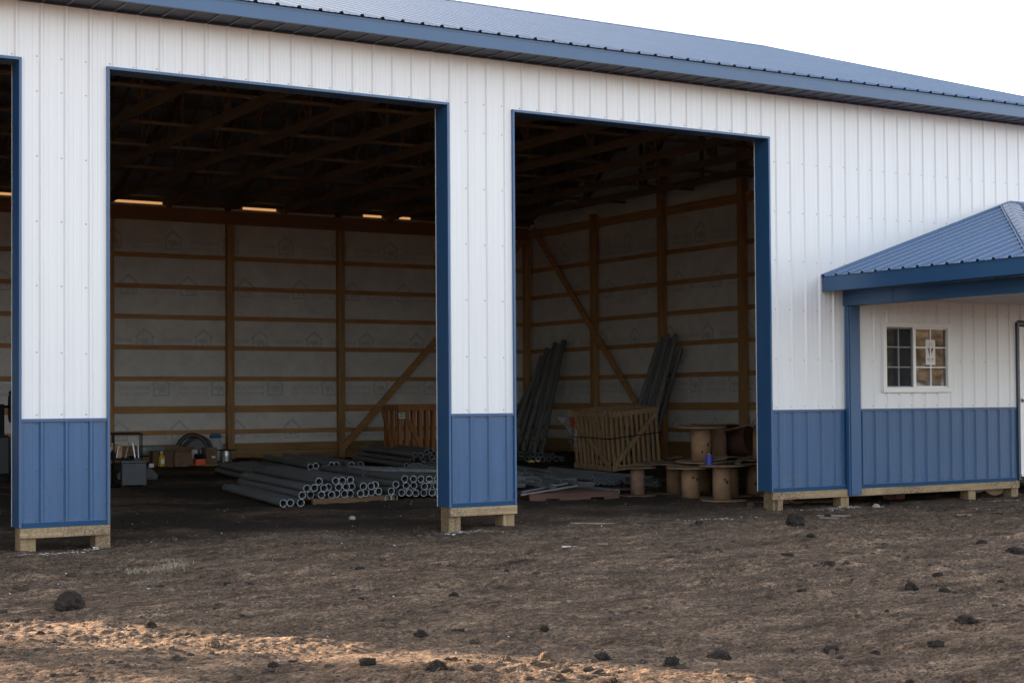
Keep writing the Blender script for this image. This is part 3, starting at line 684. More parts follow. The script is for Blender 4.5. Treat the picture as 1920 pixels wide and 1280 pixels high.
# porch with hipped lean-to roof
PE, PA = 9.873, 13.285; ZE, ZA = 2.898, 4.020; PW = PA-PE
PR = 16.2
def prt(x, y, h_=0):                                       # left slope falls towards -x
    return (x, y, ZE+(x-PE)*(ZA-ZE)/PW+h_)
pr_ = MB(); dy = R9; yy = -.06; k = 0
psl = (ZA-ZE)/PW
ys = []; hs = []
while yy > -PW-.3:
    for a, b_ in ((.032, 0), (.012, .026), (-.012, .026), (-.032, 0), (-.07, 0), (-.078, .003), (-.09, .003), (-.098, 0), (-.145, 0), (-.153, .003), (-.165, .003), (-.173, 0)): ys.append(yy+a); hs.append(b_)
    yy -= R9
pts = [(y, h_) for y, h_ in zip(ys, hs) if -PW < y < 0]
vs = []; fs = []
for y, h_ in pts:
    vs += [prt(PE-.03, y, h_), prt(PE+(PW+y)*.5 if PW+y > 0 else PE, y, h_), prt(PE+PW+y, y, h_)]
    # hip: at distance -y from the wall the slope ends where x-PE = PW+y
for i in range(len(pts)-1): fs += [(3*i, 3*i+1, 3*i+4, 3*i+3), (3*i+1, 3*i+2, 3*i+5, 3*i+4)]
pr_.add(vs, fs, blue_roof)
# front slope
xs_ = []; hs = []; xx = PE+.1
while xx < PR:
    for a, b_ in ((-.032, 0), (-.012, .026), (.012, .026), (.032, 0), (.07, 0), (.078, .003), (.09, .003), (.098, 0), (.145, 0), (.153, .003), (.165, .003), (.173, 0)): xs_.append(xx+a); hs.append(b_)
    xx += R9
vs = []; fs = []; pts = [(x, h_) for x, h_ in zip(xs_, hs) if PE < x < PR]
for x, h_ in pts:
    yt = 0 if x > PA else -(PA-x)                          # hip end
    vs += [(x, -PW-.03, ZE+h_), (x, yt, ZE+(PW+yt)*psl+h_)]
for i in range(len(pts)-1): fs += [(2*i, 2*i+2, 2*i+3, 2*i+1)]
pr_.add(vs, fs, blue_roof)
# foam closures at the left eave
yy = -.06
while yy > -PW:
    pr_.add([prt(PE-.028, yy+.026, .001), prt(PE-.028, yy-.026, .001), prt(PE-.028, yy-.012, .019), prt(PE-.028, yy+.012, .019)], [(0, 1, 2, 3)], black_m); yy -= R9
porch = pr_.build('porch_roof', barn)
m_ = MB()                                                  # hip cap
a0 = Vector((PA, -.0, ZA+.024)); a1 = Vector((PE-.03, -PW-.03, ZE+.02)); wd = .15
d1 = Vector((0, 1, 0))*wd*1.2; d2 = Vector((1, 0, 0))*wd*1.2
m_.add([a0+Vector((-.0, .0, 0)), a1, a1+d1+Vector((0, 0, -.012)), a0+Vector((-wd*1.2, 0, -wd*1.2*psl-.0))], [(0, 3, 2, 1)], blue_roof)
m_.add([a0, a1, a1+d2+Vector((0, 0, -.012)), a0+Vector((0, -wd*1.2, -wd*1.2*psl))], [(0, 1, 2, 3)], blue_roof)
for t in [i/32 for i in range(1, 32)]:
    c = a0.lerp(a1, t)+Vector((-.02, .145, -.018+.012))
    c = a0.lerp(a1, t)+Vector((0, .15, .0))
    m_.obox(c, Vector((1, 0, 0)), Vector((0, 1, 0)), Vector((0, 0, 1)), (.007, .007, .006), blue_trim)
m_.build('hip_cap', porch)
m_ = MB(); m_.box(PA-.02, PR, -.05, -.02, ZA-.01, ZA+.026, blue_trim)
p0 = Vector((PE-.03, -.035, ZE+.006)); p1 = Vector((PA, -.035, ZA+.014)); m_.beam(p0, p1, .03, .028, blue_trim, up=(0, 1, 0)); m_.build('wall_flashing', porch)
m_ = MB(); m_.box(PE-.012, PE+.01, -PW, -.022, 2.714, ZE-.006, blue_trim); m_.box(PE-.012, PR, -PW-.012, -PW+.01, 2.714, ZE-.006, blue_trim)
m_.box(PE-.016, PE+.015, -PW, -.022, 2.704, 2.7145, blue_trim); m_.box(PE+.01, PE+.33, -PW+.01, -.022, 2.716, 2.722, blue_trim); m_.box(PE+.34, PR, -PW+.01, -PW+.33, 2.716, 2.722, blue_trim); m_.build('fascia', porch)
m_ = MB(); m_.box(10.20, 10.24, -3.10, -.022, 2.535, 2.712, blue_trim); m_.box(10.24, 10.36, -3.10, -.022, 2.53, 2.70, blue_trim); m_.box(10.36, PR, -3.10, -2.94, 2.532, 2.712, blue_trim)
m_.box(10.194, 10.2, -3.1, -.022, 2.60, 2.606, blue_trim); m_.box(10.193, 10.2, -.9, -.893, 2.535, 2.71, blue_trim); m_.build('beam', porch)
m_ = MB(); y = -2.93
cm = mat('porch_ceiling', (.55, .56, .56), .5)
while y < -.03: m_.box(10.37, PR, y, min(y+.21, -.025), 2.640, 2.646, cm); m_.box(10.37, PR, min(y+.21, -.03), min(y+.2286, -.024), 2.630, 2.6455, cm); y += .2286
m_.build('ceiling', porch)
m_ = MB(); m_.box(10.245, 10.415, -.100, -.030, .150, 2.533, blue_trim, .004); m_.box(10.222, 10.245, -.085, -.028, .150, 2.533, blue_trim, .003); m_.build('porch_post', barn)
for x in (10.30, 14.2):
    m_ = MB(); m_.box(x-.08, x+.08, -3.09, -2.93, -.1, 2.53, blue_trim, .004); m_.build('porch_post', barn)


# ================================================================== objects
# --- grey plastic conduit pipes
PIPE_N = [0]
def pipe_at(p, q, r, label, group, bell=True, m=None, th=None, n=18, cat='pipe'):
    o = MB().pipe(Vector((0, 0, 0)), Vector(q)-Vector(p), r, th or r*.13, m or pvc, pvc_end, n, bell).build('conduit_pipe')
    o.location = p; return tag(o, label, cat, group)
random.seed(11)
A_bot = [(4.214, .098), (4.31, .1), (4.454, .095)]
A2 = [(4.556, .177), (4.725, .169), (4.828, .17), (4.974, .165), (5.06, .175), (5.176, .168), (5.291, .163), (5.397, .164), (5.498, .168), (5.6, .172), (5.70, .18)]
A3 = [(4.62, .262), (4.725, .265), (4.86, .256), (4.965, .262), (5.073, .259), (5.175, .262), (5.312, .258), (5.43, .261), (5.535, .259), (5.64, .268)]
A4 = [(4.789, .345), (5.043, .343), (5.15, .342), (5.288, .341)]
def stack(rows, yf, gname, where, tilt, names, L=3.05, jit=.06, r=.0475, xr=None):
    for (row, rn) in zip(rows, names):
        for i, (x, z) in enumerate(row):
            dy = random.uniform(-jit, jit); t = tilt+random.uniform(-.006, .006)
            flip = random.random() < .35
            gz_ = .05*(L/3.05)
            p = (x, yf+dy, z); q = (x+math.sin(t)*L, yf+dy+math.cos(t)*L, z+gz_-.012*(z > .15))
            pos = ORD[i] if i < len(ORD) else 'next'
            pipe_at(p, q, r, 'grey pipe, %s from left, %s, %s' % (pos, rn, where), gname, m=pvc if random.random() < .6 else pvc_d)
G1 = 'conduit pipes stacked on the low pallet'
stack([A_bot], 3.75, G1, 'front stack, on bare soil', .125, ['ground row'], jit=.02)
stack([A2, A3, A4], 4.0, G1, 'front stack on the pallet', .11, ['bottom row', 'middle row', 'top row'], jit=.07)
B1 = [(5.872, .079), (5.973, .082)]
B2 = [(5.879, .176), (6.049, .148), (6.154, .144), (6.278, .132), (6.423, .127), (6.52, .13), (6.62, .123), (6.72, .125)]
B3 = [(5.955, .262), (6.143, .238), (6.245, .235), (6.38, .222), (6.48, .218), (6.578, .22), (6.68, .22)]
B4 = [(6.117, .328), (6.215, .326), (6.368, .316), (6.478, .312), (6.577, .314), (6.68, .315)]
G2 = 'conduit pipes stacked next to the blue door pier'
stack([B1, B2, B3, B4], 4.1, G2, 'stack by the blue pier', .06, ['ground row', 'second row', 'third row', 'top row'], jit=.06)
# older layer behind : fills the stack beyond
C1 = [(5.35+.105*i, .20+.01*(i % 2)) for i in range(13)]
C2 = [(5.40+.105*i, .29) for i in range(12)]
C3 = [(6.20, .385), (6.32, .39), (6.55, .40), (6.66, .40), (6.86, .395), (7.04, .39)]
G3 = 'conduit pipes in the far layer of the low stack'
stack([C1, C2, C3], 7.4, G3, 'far layer behind the front stack', .16, ['bottom row', 'middle row', 'top row'], jit=.12, L=3.05)
# pile by the slatted crate
D = [(9.0, .25), (9.07, .33), (9.13, .43), (9.245, .425), (9.11, .245), (9.215, .25), (9.32, .355), (9.365, .475), (9.44, .385), (9.46, .50), (9.535, .455), (9.365, .26), (9.50, .32), (9.595, .36), (9.68, .405), (9.72, .315), (9.60, .255), (9.735, .22), (9.49, .205), (9.82, .30), (9.80, .40), (9.86, .22)]
D = sorted(D, key=lambda a: a[1]); rows = [D[:6], D[6:11], D[11:16], D[16:]]
rows = [sorted(r_) for r_ in rows]
stack(rows, 9.6, 'conduit pipes piled by the far crate', 'pile before the far crate', .14, ['lowest row', 'second row', 'third row', 'top row'], L=3.0, jit=.07, r=.048)

# --- pipes leaning in the corner
LT = [(15.0, 15.0, 1.96), (15.02, 14.82, 2.33), (15.02, 14.58, 2.50), (15.02, 14.40, 2.47), (15.02, 14.25, 2.60), (15.02, 14.10, 2.56), (15.02, 13.92, 2.65)]
LB = [(13.3, 13.92, .25), (13.20, 13.35, .25), (13.55, 13.55, .25), (13.38, 13.0, .25), (13.48, 12.86, .25), (13.42, 12.62, .25), (13.50, 12.46, .25)]
for i, (t, b_) in enumerate(zip(LT, LB)):
    o = pipe_at(b_, t, .05, 'tall grey pipe, %s from left, leaning in the far corner' % ORD[i], 'pipes leaning in the far corner', bell=True, m=pvc_l if i % 2 else pvc)
    d = (Vector(t)-Vector(b_)).normalized()
    c = MB(); c.pipe(d*.28, d*.42, .056, .008, steel_tube, steel_tube, 16, False); c.build('coupling', o)
RT = [(15.02, 10.44, 2.48), (15.02, 10.30, 2.58), (15.02, 10.15, 2.64), (15.02, 10.04, 2.54), (15.02, 9.88, 2.63), (15.02, 9.72, 2.36)]
RB = [(13.69, 9.87, .17), (13.5, 9.42, .17), (13.59, 9.25, .17), (13.37, 8.98, .17), (13.42, 8.80, .17), (14.3, 9.85, .17)]
for i, (t, b_) in enumerate(zip(RT, RB)):
    pipe_at(b_, t, .05, 'tall grey pipe, %s from left, leaning behind the old crate' % ORD[i], 'pipes leaning on the end wall behind the crate', bell=False, m=pvc_l if i % 2 == 0 else pvc)
for i, (x, z) in enumerate([(12.13, .34), (12.42, .33), (12.56, .32), (12.83, .29), (12.96, .23), (13.07, .23), (12.28, .245), (12.40, .235), (12.52, .235), (12.64, .23), (12.74, .23)]):
    pipe_at((x, 11.0+random.uniform(-.05, .05), z), (x+.5, 13.9, z+.03), .05, 'grey pipe lying below the leaning corner pipes, %s of the open ends' % ORD[i], 'pipes lying below the leaning pipes', m=pvc_d)
# small bore pipes
for i, (x, z) in enumerate([(9.67, .18), (9.70, .235), (9.745, .185), (9.72, .125), (9.79, .12), (9.86, .12), (9.96, .165), (9.99, .11), (10.06, .11), (10.08, .165), (10.19, .11), (10.23, .17), (10.31, .12)]):
    y = 4.9+random.uniform(-.05, .05); L = 2.9; t = -.03+random.uniform(-.01, .01)
    pipe_at((x, y, z), (x+math.sin(t)*L, y+L, z+.05), .034, 'thin grey pipe, %s from left, in the row before the old crate' % ORD[i], 'thin pipes lying before the old crate', bell=False, n=14)
for i, (x, z) in enumerate([(10.42, .19), (10.50, .15), (10.49, .085), (10.56, .09)]):
    pipe_at((x, 4.4, z), (x-.05, 7.2, z+.05), .034, 'thin grey pipe, %s of four ends showing right of the single reel' % ORD[i], 'thin pipes ending by the single reel', bell=False, n=14)
for i, x in enumerate((8.67, 8.81)):
    pipe_at((x, 3.0, gz(x, 3)+.05), (x+.1, 5.9, gz(x, 5.9)+.05), .045, 'grey pipe on the soil %s the red pallet' % ('right beside' if i == 0 else 'a hand away from'), 'two pipes right of the red pallet')
# --- strut channels thrown on the red pallet
def strut(L):
    mb = MB(); w_ = .041; h_ = .041; t = .003
    mb.box(-w_/2, w_/2, 0, L, 0, t, galv)
    for s in (-1, 1):
        mb.box(s*w_/2-(t if s > 0 else 0), s*w_/2+(t if s < 0 else 0), 0, L, t, h_, galv)
        mb.box(min(s*w_/2, s*(w_/2-.010)), max(s*w_/2, s*(w_/2-.010)), 0, L, h_-t+.0005, h_+.0005, galv)
    k = .03
    while k < L-.03:
        for s in (-1, 1): mb.box(s*w_/2-.0008, s*w_/2+.0008, k, k+.028, .013, .027, black_m)
        k += .05
    return mb
random.seed(21)
proto = strut(2.6).build('strut_channel'); proto.location = (7.3, 3.2, .2)
tag(proto, 'slotted steel channel at the left front of the heap by the pier', 'steel channel', 'slotted steel channels heaped on the red pallet')
for i in range(38):
    layer = i//10; u = (i % 10)/9
    o = proto.copy(); COL.objects.link(o)
    o.location = (7.22+u*1.25+random.uniform(-.08, .08), 2.85+layer*.40+u*.30+random.uniform(-.15, .3), .185+layer*.055+random.uniform(0, .02)+(.03 if u < .5 else 0))
    o.rotation_euler = (random.uniform(-.02, .045), random.choice((0, PI/2, PI, 0))+random.uniform(-.3, .3), random.uniform(-.25, .55)+(.12 if u < .3 else 0))
    o.scale = (1, random.uniform(.55, 1.15), 1)
    tag(o, 'slotted steel channel, %s from left, layer %s, heap on red pallet' % (ORD[i % 10], ['one (lowest)', 'two', 'three', 'four (topmost)'][layer]), 'steel channel', 'slotted steel channels heaped on the red pallet')
for i, (p, q) in enumerate([((7.25, 2.95, .165), (8.1, 3.15, .245)), ((7.2, 2.9, .13), (8.15, 3.0, .215))]):
    o = MB().beam((0, 0, 0), Vector(q)-Vector(p), .022, .022, steel_tube).build('metal_bar'); o.location = p
    tag(o, ['upper', 'lower'][i]+' bright bar lying across the front of the channel heap', 'metal bar', 'bright bars before the channel heap')
o = MB(); 
for k in range(7): o.lathe((random.uniform(-.08, .08), random.uniform(-.05, .05), .01+random.uniform(0, .02)), [(.014, 0), (.02, .012), (.012, .03)], yarn, 8, Vector((random.uniform(-1, 1), random.uniform(-1, 1), .4)))
o = o.build('wire_connector_heap'); o.location = (9.35, 6.0, .40); o.name = 'strap_bundle'; tag(o, 'small crumpled ochre strap lying on top of the channel heap', 'strap')

# --- pallets
def pallet(name, label, loc, rz_, m, w_=1.25, d_=1.0, h_=.12, group=None):
    t = thing(name, label, 'pallet', loc, (0, 0, rz_), group)
    for i in range(6):
        y = -d_/2+.05+i*(d_-.1)/5
        MB().box(-w_/2, w_/2, y-.045, y+.045, h_-.018, h_, m, .003).build('deck_board', t)
    for y in (-d_/2+.02, 0, d_/2-.02):
        mb = MB()                                          # notched stringer
        xs = [-w_/2, -w_/4-.1, -w_/4+.1, w_/4-.1, w_/4+.1, w_/2]
        for j in range(5): mb.box(xs[j]+.0005, xs[j+1], y-.019, y+.019, .035 if j in (1, 3) else 0, h_-.0185, m)
        mb.build('stringer', t)
    return t
pallet('pallet', 'flat reddish wooden pallet under the heap of steel channels', (8.02, 3.22, gz(8.1, 3.2)-.02), .0-.10, pallet_m, w_=1.35, d_=.9, h_=.105)
pallet('pallet', 'brown wooden pallet under the low front pipe stack', (5.25, 4.42, gz(5.2, 4.2)-.02), .22, palletb_m, w_=1.35, d_=.8, h_=.10)
MB()
for i, y in enumerate((6.4,)):
    o = MB().box(4.6, 6.9, y-.045, y+.045, .09, .15, palletb_m, .004).build('timber_bearer'); tag(o, 'timber bearer under the far ends of the stacked pipes', 'timber')
for y in (4.9, 6.5):
    o = MB().box(6.0, 7.0, y-.045, y+.045, .04, .075, palletb_m, .004).build('timber_bearer'); tag(o, 'timber bearer under the pipes by the blue pier, %s one' % ('nearer' if y < 5 else 'farther'), 'timber')
o = MB().box(9.0, 9.95, 10.3, 10.4, .12, .19, palletb_m, .004).build('timber_bearer'); tag(o, 'timber bearer under the pipe pile at the far crate', 'timber')

# --- slatted crates
def crate(name, label, loc, rot, w_, d_, h_, m, nf, ns, tagside=False):
    t = thing(name, label, 'crate', loc, rot)
    def side(L, n_, place, nm):
        # frame side: vertical slats, rails top and bottom, two diagonals
        for i in range(n_):
            u = (i+.5)*L/n_; ww = L/n_*.25
            a, b_ = place(u-ww, .0, .03+random.uniform(0, .01)), place(u+ww, .018, h_-.03)
            MB().box(min(a[0], b_[0]), max(a[0], b_[0]), min(a[1], b_[1]), max(a[1], b_[1]), a[2], b_[2], m, .002).build('slat', t)
        for z0, z1 in ((.0, .09), (h_-.09, h_-.005)):
            a, b_ = place(0, -.020, z0), place(L, -.001, z1)
            MB().box(min(a[0], b_[0]), max(a[0], b_[0]), min(a[1], b_[1]), max(a[1], b_[1]), z0, z1, m, .003).build('rail', t)
        return
    side(w_, nf, lambda u, v, z: (u, v, z), 'front')
    side(w_, nf, lambda u, v, z: (u, d_-v, z), 'back')
    side(d_, ns, lambda u, v, z: (v, .022+u*(d_-.044)/d_, z), 'left')
    side(d_, ns, lambda u, v, z: (w_-v, .022+u*(d_-.044)/d_, z), 'right')
    def up(a): return a
    MB().beam((.08, -.030, h_-.10), (w_*.5, -.030, .10) if tagside else (w_-.04, -.030, .1), .08, .018, m, up=(0, 1, 0)).build('brace', t) if tagside else MB().beam((w_-.06, -.030, h_-.10), (.03, -.030, .10), .08, .018, m, up=(0, 1, 0)).build('brace', t)
    MB().beam((-.030, d_-.06, h_-.10), (-.030, .05, .10), .08, .018, m, up=(1, 0, 0)).build('brace', t)
    # strap
    mb = MB(); z = h_*.55
    if not tagside:
        mb.box(-.042, w_+.03, -.0425, -.040, z, z+.018, black_m); mb.box(-.0445, -.042, -.04, d_, z, z+.018, black_m); mb.build('strap', t)
    for i in range(5):
        y = .06+i*(d_-.12)/4
        MB().box(.02, w_-.02, y-.04, y+.04, h_+.001+random.uniform(0, .004), h_+.018, m, .002).build('lid_slat', t)
    return t
random.seed(9)
c2 = crate('slatted_crate', 'large weathered slatted crate with a black strap, tilted, beside the single reel', (11.86, 7.52, .135), (.02, -.095, -.05), 1.03, 1.28, 1.02, wcrate2, 10, 9)
c1 = crate('slatted_crate', 'orange pine slatted crate with a paper label, behind the small pipe pile', (9.60, 11.2, .19), (0, 0, .0), 1.25, .62, 1.10, wcrated, 9, 5, tagside=True)
mb = MB(); mb.box(.0, .13, -.052, -.05, .86, .97, paper); mb.box(.02, .11, -.0535, -.0525, .935, .962, mat('green_print', (.08, .25, .10), .8)); mb.box(.015, .115, -.0535, -.0525, .905, .918, black_m)
mb.box(.015, .10, -.0535, -.0525, .885, .893, black_m); mb.build('label_sheet', c1)
o = MB(); random.seed(4)
for k in range(26):
    a = Vector((random.gauss(0, .04), random.gauss(0, .05), -random.random()*.55)); b_ = a+Vector((random.gauss(0, .05), random.gauss(0, .05), -.12)); c_ = a+Vector((random.gauss(0, .05), random.gauss(0, .05), .02))
    o.add([a, b_, c_], [(0, 1, 2)], plasticw)
o = o.build('plastic_film'); o.location = (11.80, 8.72, 1.12); tag(o, 'torn clear film hanging from the top left corner of the old crate', 'plastic film')
o = MB().lathe((0, 0, 0), [(.01, -.10), (.035, -.07), (.045, 0), (.03, .05), (.01, .07)], red_m, 10, wob=.3).build('red_tag'); o.location = (11.76, 8.62, 1.0); tag(o, 'orange red rag tied at the top left corner of the old crate', 'rag')

# --- cable reels of cardboard and board
def reel(label, x, y, z, rc, rf, h_, rot=(0, 0, 0), m_core=None, m_fl=None, group='cable reels standing inside the right door', th=.016):
    t = thing('cable_reel', label, 'cable reel', (x, y, z), rot, group); m_core = m_core or cardb; m_fl = m_fl or chip
    mb = MB(); mb.lathe((0, 0, 0), [(rc*1.0, th+.001), (rc, h_/2), (rc*1.0, h_-th-.001)], m_core, 36)
    for f in range(len(mb.sm)): mb.sm[f] = len(mb.f[f]) == 4
    # small dark stains a millimetre proud of the tube
    for k in range(random.randint(1, 3)):
        a0 = random.uniform(-2.6, -1.0); zc = random.uniform(.2, .8)*h_; n_ = 9; ra = random.uniform(.01, .022)
        vs = [(math.cos(a0+math.cos(2*PI*j/n_)*ra/rc*random.uniform(.5, 1.2))*(rc+.0012), math.sin(a0+math.cos(2*PI*j/n_)*ra/rc)*(rc+.0012), zc+math.sin(2*PI*j/n_)*ra*random.uniform(.8, 1.7)) for j in range(n_)]
        mb.add(vs, [tuple(range(n_))], stain)
    mb.build('core', t)
    for zz in (0, h_-th):
        MB().lathe((0, 0, zz), [(rf*.995, 0), (rf, th*.5), (rf*.99, th)], m_fl, 40, wob=.035).build('flange', t)
    return t
random.seed(31)
reel('single cable reel standing on its own before the old crate', 9.14, 2.98, gz(9.14, 2.98), .098, .265, .40, m_core=mat('brown_cardboard', (.28, .17, .115), .85, var=.5, vscale=6), m_fl=chipd)
reel('front cable reel carrying the blue can on its top board', 9.62, 1.72, gz(9.6, 1.7)-.005, .125, .31, .475, (0, .012, 0))
reel('front cable reel left of the one with the blue can', 9.60, 2.38, gz(9.6, 2.4)-.008, .125, .33, .44, (.02, -.02, 0))
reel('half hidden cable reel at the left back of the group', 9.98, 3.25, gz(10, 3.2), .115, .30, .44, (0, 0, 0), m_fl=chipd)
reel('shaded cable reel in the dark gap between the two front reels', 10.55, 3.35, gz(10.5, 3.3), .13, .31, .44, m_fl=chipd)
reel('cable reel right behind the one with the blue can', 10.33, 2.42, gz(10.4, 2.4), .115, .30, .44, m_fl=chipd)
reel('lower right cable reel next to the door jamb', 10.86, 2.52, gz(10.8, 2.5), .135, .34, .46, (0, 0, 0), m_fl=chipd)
reel('upper cable reel at the left of the second tier', 9.98, 2.62, .50, .145, .36, .50, (.03, -.035, .3))
reel('leaning upper cable reel in the middle of the second tier', 10.60, 3.00, .50, .12, .32, .49, (-.06, .13, .8))
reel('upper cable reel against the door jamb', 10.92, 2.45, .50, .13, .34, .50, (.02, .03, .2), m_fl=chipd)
reel('dark brown drum lying between the upper reels', 11.05, 3.3, .70, .21, .22, .36, (PI/2-.2, 0, .35), m_core=brown_reel, m_fl=brown_reel)
# loose flange boards on and round the reels
for i, (x, y, z, r__, rot, lab) in enumerate([(9.85, 3.05, .468, .40, (.035, -.02, .5), 'dirty round board bridging the left lower reels'), (10.45, 2.75, .488, .40, (-.02, .02, 1.1), 'dirty round board under the leaning upper reel'),
        (10.2, 3.9, .42, .33, (.05, .05, 0), 'round board at the back left of the reels'), (10.15, 2.75, 1.005, .20, (.03, .05, 1), 'small broken board on top of the upper left reel'),
        (9.55, 4.0, gz(9.5, 4)+.004, .27, (.0, .03, 0), 'round board lying on the soil left of the reels'), (10.8, 1.25, gz(10.8, 1.25)+.004, .33, (0, 0, .3), 'round board lying under the wall right of the door')]):
    o = MB().lathe((0, 0, 0), [(r__*.995, 0), (r__, .007), (r__*.98, .014)], chipd, 36, wob=.06).build('reel_board'); o.location = (x, y, z); o.rotation_euler = rot
    tag(o, lab, 'round board', 'loose round boards among the reels')
for i, (x, y, z, a, L, lab) in enumerate([(9.98, 1.80, .515, .75, .30, 'splintered pale board strip on the reel beside the blue can'), (10.05, 2.4, .53, -.3, .34, 'short board strip in front of the upper left reel'), (10.55, 4.0, .50, .1, .25, 'short board strip behind the upper left reel')]):
    o = MB().box(-L/2, L/2, -.035, .035, 0, .014, plank_m, .003).build('board_strip'); o.location = (x, y, z); o.rotation_euler = (.1, -.12, a); tag(o, lab, 'board')
ct = thing('blue_can', 'small blue can with speckled print standing on the front reel', 'can', (9.475, 1.80, .485))
MB().lathe((0, 0, 0), [(.05, 0), (.053, .006), (.053, .135), (.05, .142)], blue_can, 28).build('can_body', ct)
MB().lathe((0, 0, .1425), [(.046, 0), (.040, .006), (.012, .008), (.010, .02)], silver, 20).build('can_top', ct)
# reels seen under the wall, right of the door
reel('cable reel under the wall, seen below the base board', 10.3, 1.3, gz(10.3, 1.3), .15, .30, .46, m_core=mat('pinkish_cardboard', (.46, .29, .19), .85, var=.4, vscale=6), group='reels stored behind the right wall')
reel('second cable reel behind the base board, farther right', 11.0, 2.2, gz(11, 2.2), .15, .30, .46, group='reels stored behind the right wall')
t = reel('big cable reel lying on its side under the door end of the wall', 13.30, .66, .285, .16, .25, .5, (PI/2, 0, -.30), m_fl=mat('log_end_tan', (.46, .30, .20), .9, var=1, vscale=11, col2=(.24, .15, .10)), group='reels stored behind the right wall')
o = MB().box(-.14, .14, -.1, .1, 0, .07, brick_m, .005).build('red_brick'); o.location = (11.95, .9, gz(11.9, .9)); o.rotation_euler = (0, 0, .4); tag(o, 'dark red brick in the shade under the wall', 'brick')

# --- clutter at the far left of the first bay
random.seed(13)
ca = thing('utility_cart', 'black steel frame cart loaded with tubes and boxes', 'cart', (3.45, 8.25, .13), (0, 0, -.25))
for x in (-.72, -.02, .38):
    for y in (0, .45): MB().box(x-.009, x+.009, y-.009, y+.009, .0, .80, black_m, .002).build('upright', ca)
for z in (.0, .38):
    MB().box(-.705, .365, .015, .435, z+.02, z+.045, black_m, .002).build('shelf', ca)
for y in (0, .45): MB().box(-.705, .365, y-.012, y+.012, .775, .80, black_m, .002).build('rail', ca)
for x, y in ((-.66, .05), (.32, .05), (-.66, .4), (.32, .4)): MB().lathe((x, y-.02, -.02), [(.035, 0), (.035, .04)], rubber, 16, Vector((0, 1, 0))).build('wheel', ca)
def prop(name, label, cat, mb, loc, rz_=0, group=None, rx=0, ry=0):
    o = mb.build(name); o.location = loc; o.rotation_euler = (rx, ry, rz_); return tag(o, label, cat, group)
def carton(name, label, w_, d_, h_, m, loc, rz_=0, open_=True, group='boxes along the back wall'):
    t = thing(name, label, 'box', loc, (0, 0, rz_), group)
    mb = MB(); th = .004
    mb.box(-w_/2, w_/2, -d_/2, d_/2, 0, th, m); mb.box(-w_/2, w_/2, -d_/2, -d_/2+th, th, h_, m); mb.box(-w_/2, w_/2, d_/2-th, d_/2, th, h_, m)
    mb.box(-w_/2, -w_/2+th, -d_/2+th, d_/2-th, th, h_, m); mb.box(w_/2-th, w_/2, -d_/2+th, d_/2-th, th, h_, m); mb.build('box_body', t)
    for s in (-1, 1):
        a = random.uniform(.3, 1.0) if open_ else .04; L = d_*.45
        f = MB(); f.add([(-w_/2, s*d_/2, h_), (w_/2, s*d_/2, h_), (w_/2, s*(d_/2+(L*math.sin(a) if open_ else -L)), h_+L*math.cos(a)*(1 if open_ else .02)+.002), (-w_/2, s*(d_/2+(L*math.sin(a) if open_ else -L)), h_+L*math.cos(a)*(1 if open_ else .02)+.002)], [(0, 1, 2, 3)], m); f.build('flap', t)
    return t
gt = thing('tool_bin', 'dusty blue grey steel bin standing before the black cart', 'bin', (3.64, 8.00, gz(3.7, 8)), (0, 0, -.25))
MB().box(-.17, .19, -.01, .33, .035, .37, grey_bin, .012).build('bin_body', gt)
MB().box(-.18, .20, -.02, .34, .372, .40, mat('bin_lid_grey', (.06, .065, .075), .5), .006).build('lid', gt)
for x in (-.15, .15): MB().box(x-.03, x+.03, .0, .3, 0, .034, black_m).build('skid', gt)
for i, (x, lx, m, r) in enumerate([(-.14, .05, steel_tube, .011), (-.08, .06, steel_tube, .012), (.02, .06, steel_tube, .012), (.15, .07, galv, .010), (.29, -.02, steel_tube, .015), (.34, .01, steel_tube, .012)]):
    a = Vector((x, 0, .0)); a = Vector((3.45+x*math.cos(-.25)+.0, 8.25-x*math.sin(.25)+.03, .56))
    prop('metal_tube', 'bright short tube, %s from the left standing on the black cart' % ORD[i], 'metal tube', MB().tube([(0, 0, 0), (lx, .05, .22)], r, m, 10), a, group='bright tubes on the black cart')
carton('cardboard_box', 'brown box on the upper left of the black cart', .16, .16, .26, mat('dark_cardboard', (.20, .12, .07), .9), (2.98, 8.50, .56), .1, False)
carton('cardboard_box', 'low open box on the black cart shelf', .5, .25, .10, cardb, (3.35, 8.5, .56), -.2, True)
prop('dark_machine', 'small dark machine part on the cart shelf', 'machine part', MB().lathe((0, 0, 0), [(.09, 0), (.10, .05), (.06, .11), (.03, .13)], black_m, 14).box(-.14, -.05, -.04, .05, 0, .07, grey_bin, .01), (3.40, 8.38, .56))
prop('crumpled_foil', 'crumpled shiny foil on the lid of the grey bin', 'foil', MB().lathe((0, 0, 0), [(.05, 0), (.06, .015), (.02, .03)], silver, 9, wob=.6), (3.74, 8.1, .53))
prop('dark_compressor', 'dark machine with a rounded tank standing behind the grey bin', 'machine', MB().lathe((0, 0, .22), [(.12, -.32), (.19, -.28), (.20, 0), (.19, .28), (.12, .32)], MATS['dark_engine'] if 'dark_engine' in MATS else mat('dark_engine', (.02, .02, .022), .6), 20, Vector((1, 0, 0))).box(-.2, .15, -.12, .12, .40, .58, black_m, .02).box(-.25, -.21, -.1, .1, 0, .1, black_m).box(.21, .25, -.1, .1, 0, .1, black_m), (3.02, 8.15, .14), -.25)
prop('folded_tarp', 'grey folded tarp on the soil behind the cart', 'tarp', MB().lathe((0, 0, 0), [(.28, 0), (.30, .06), (.22, .16), (.1, .2)], mat('tarp_grey', (.12, .125, .13), .7, var=.4, vscale=6), 14, wob=.5), (4.4, 10.2, .15))
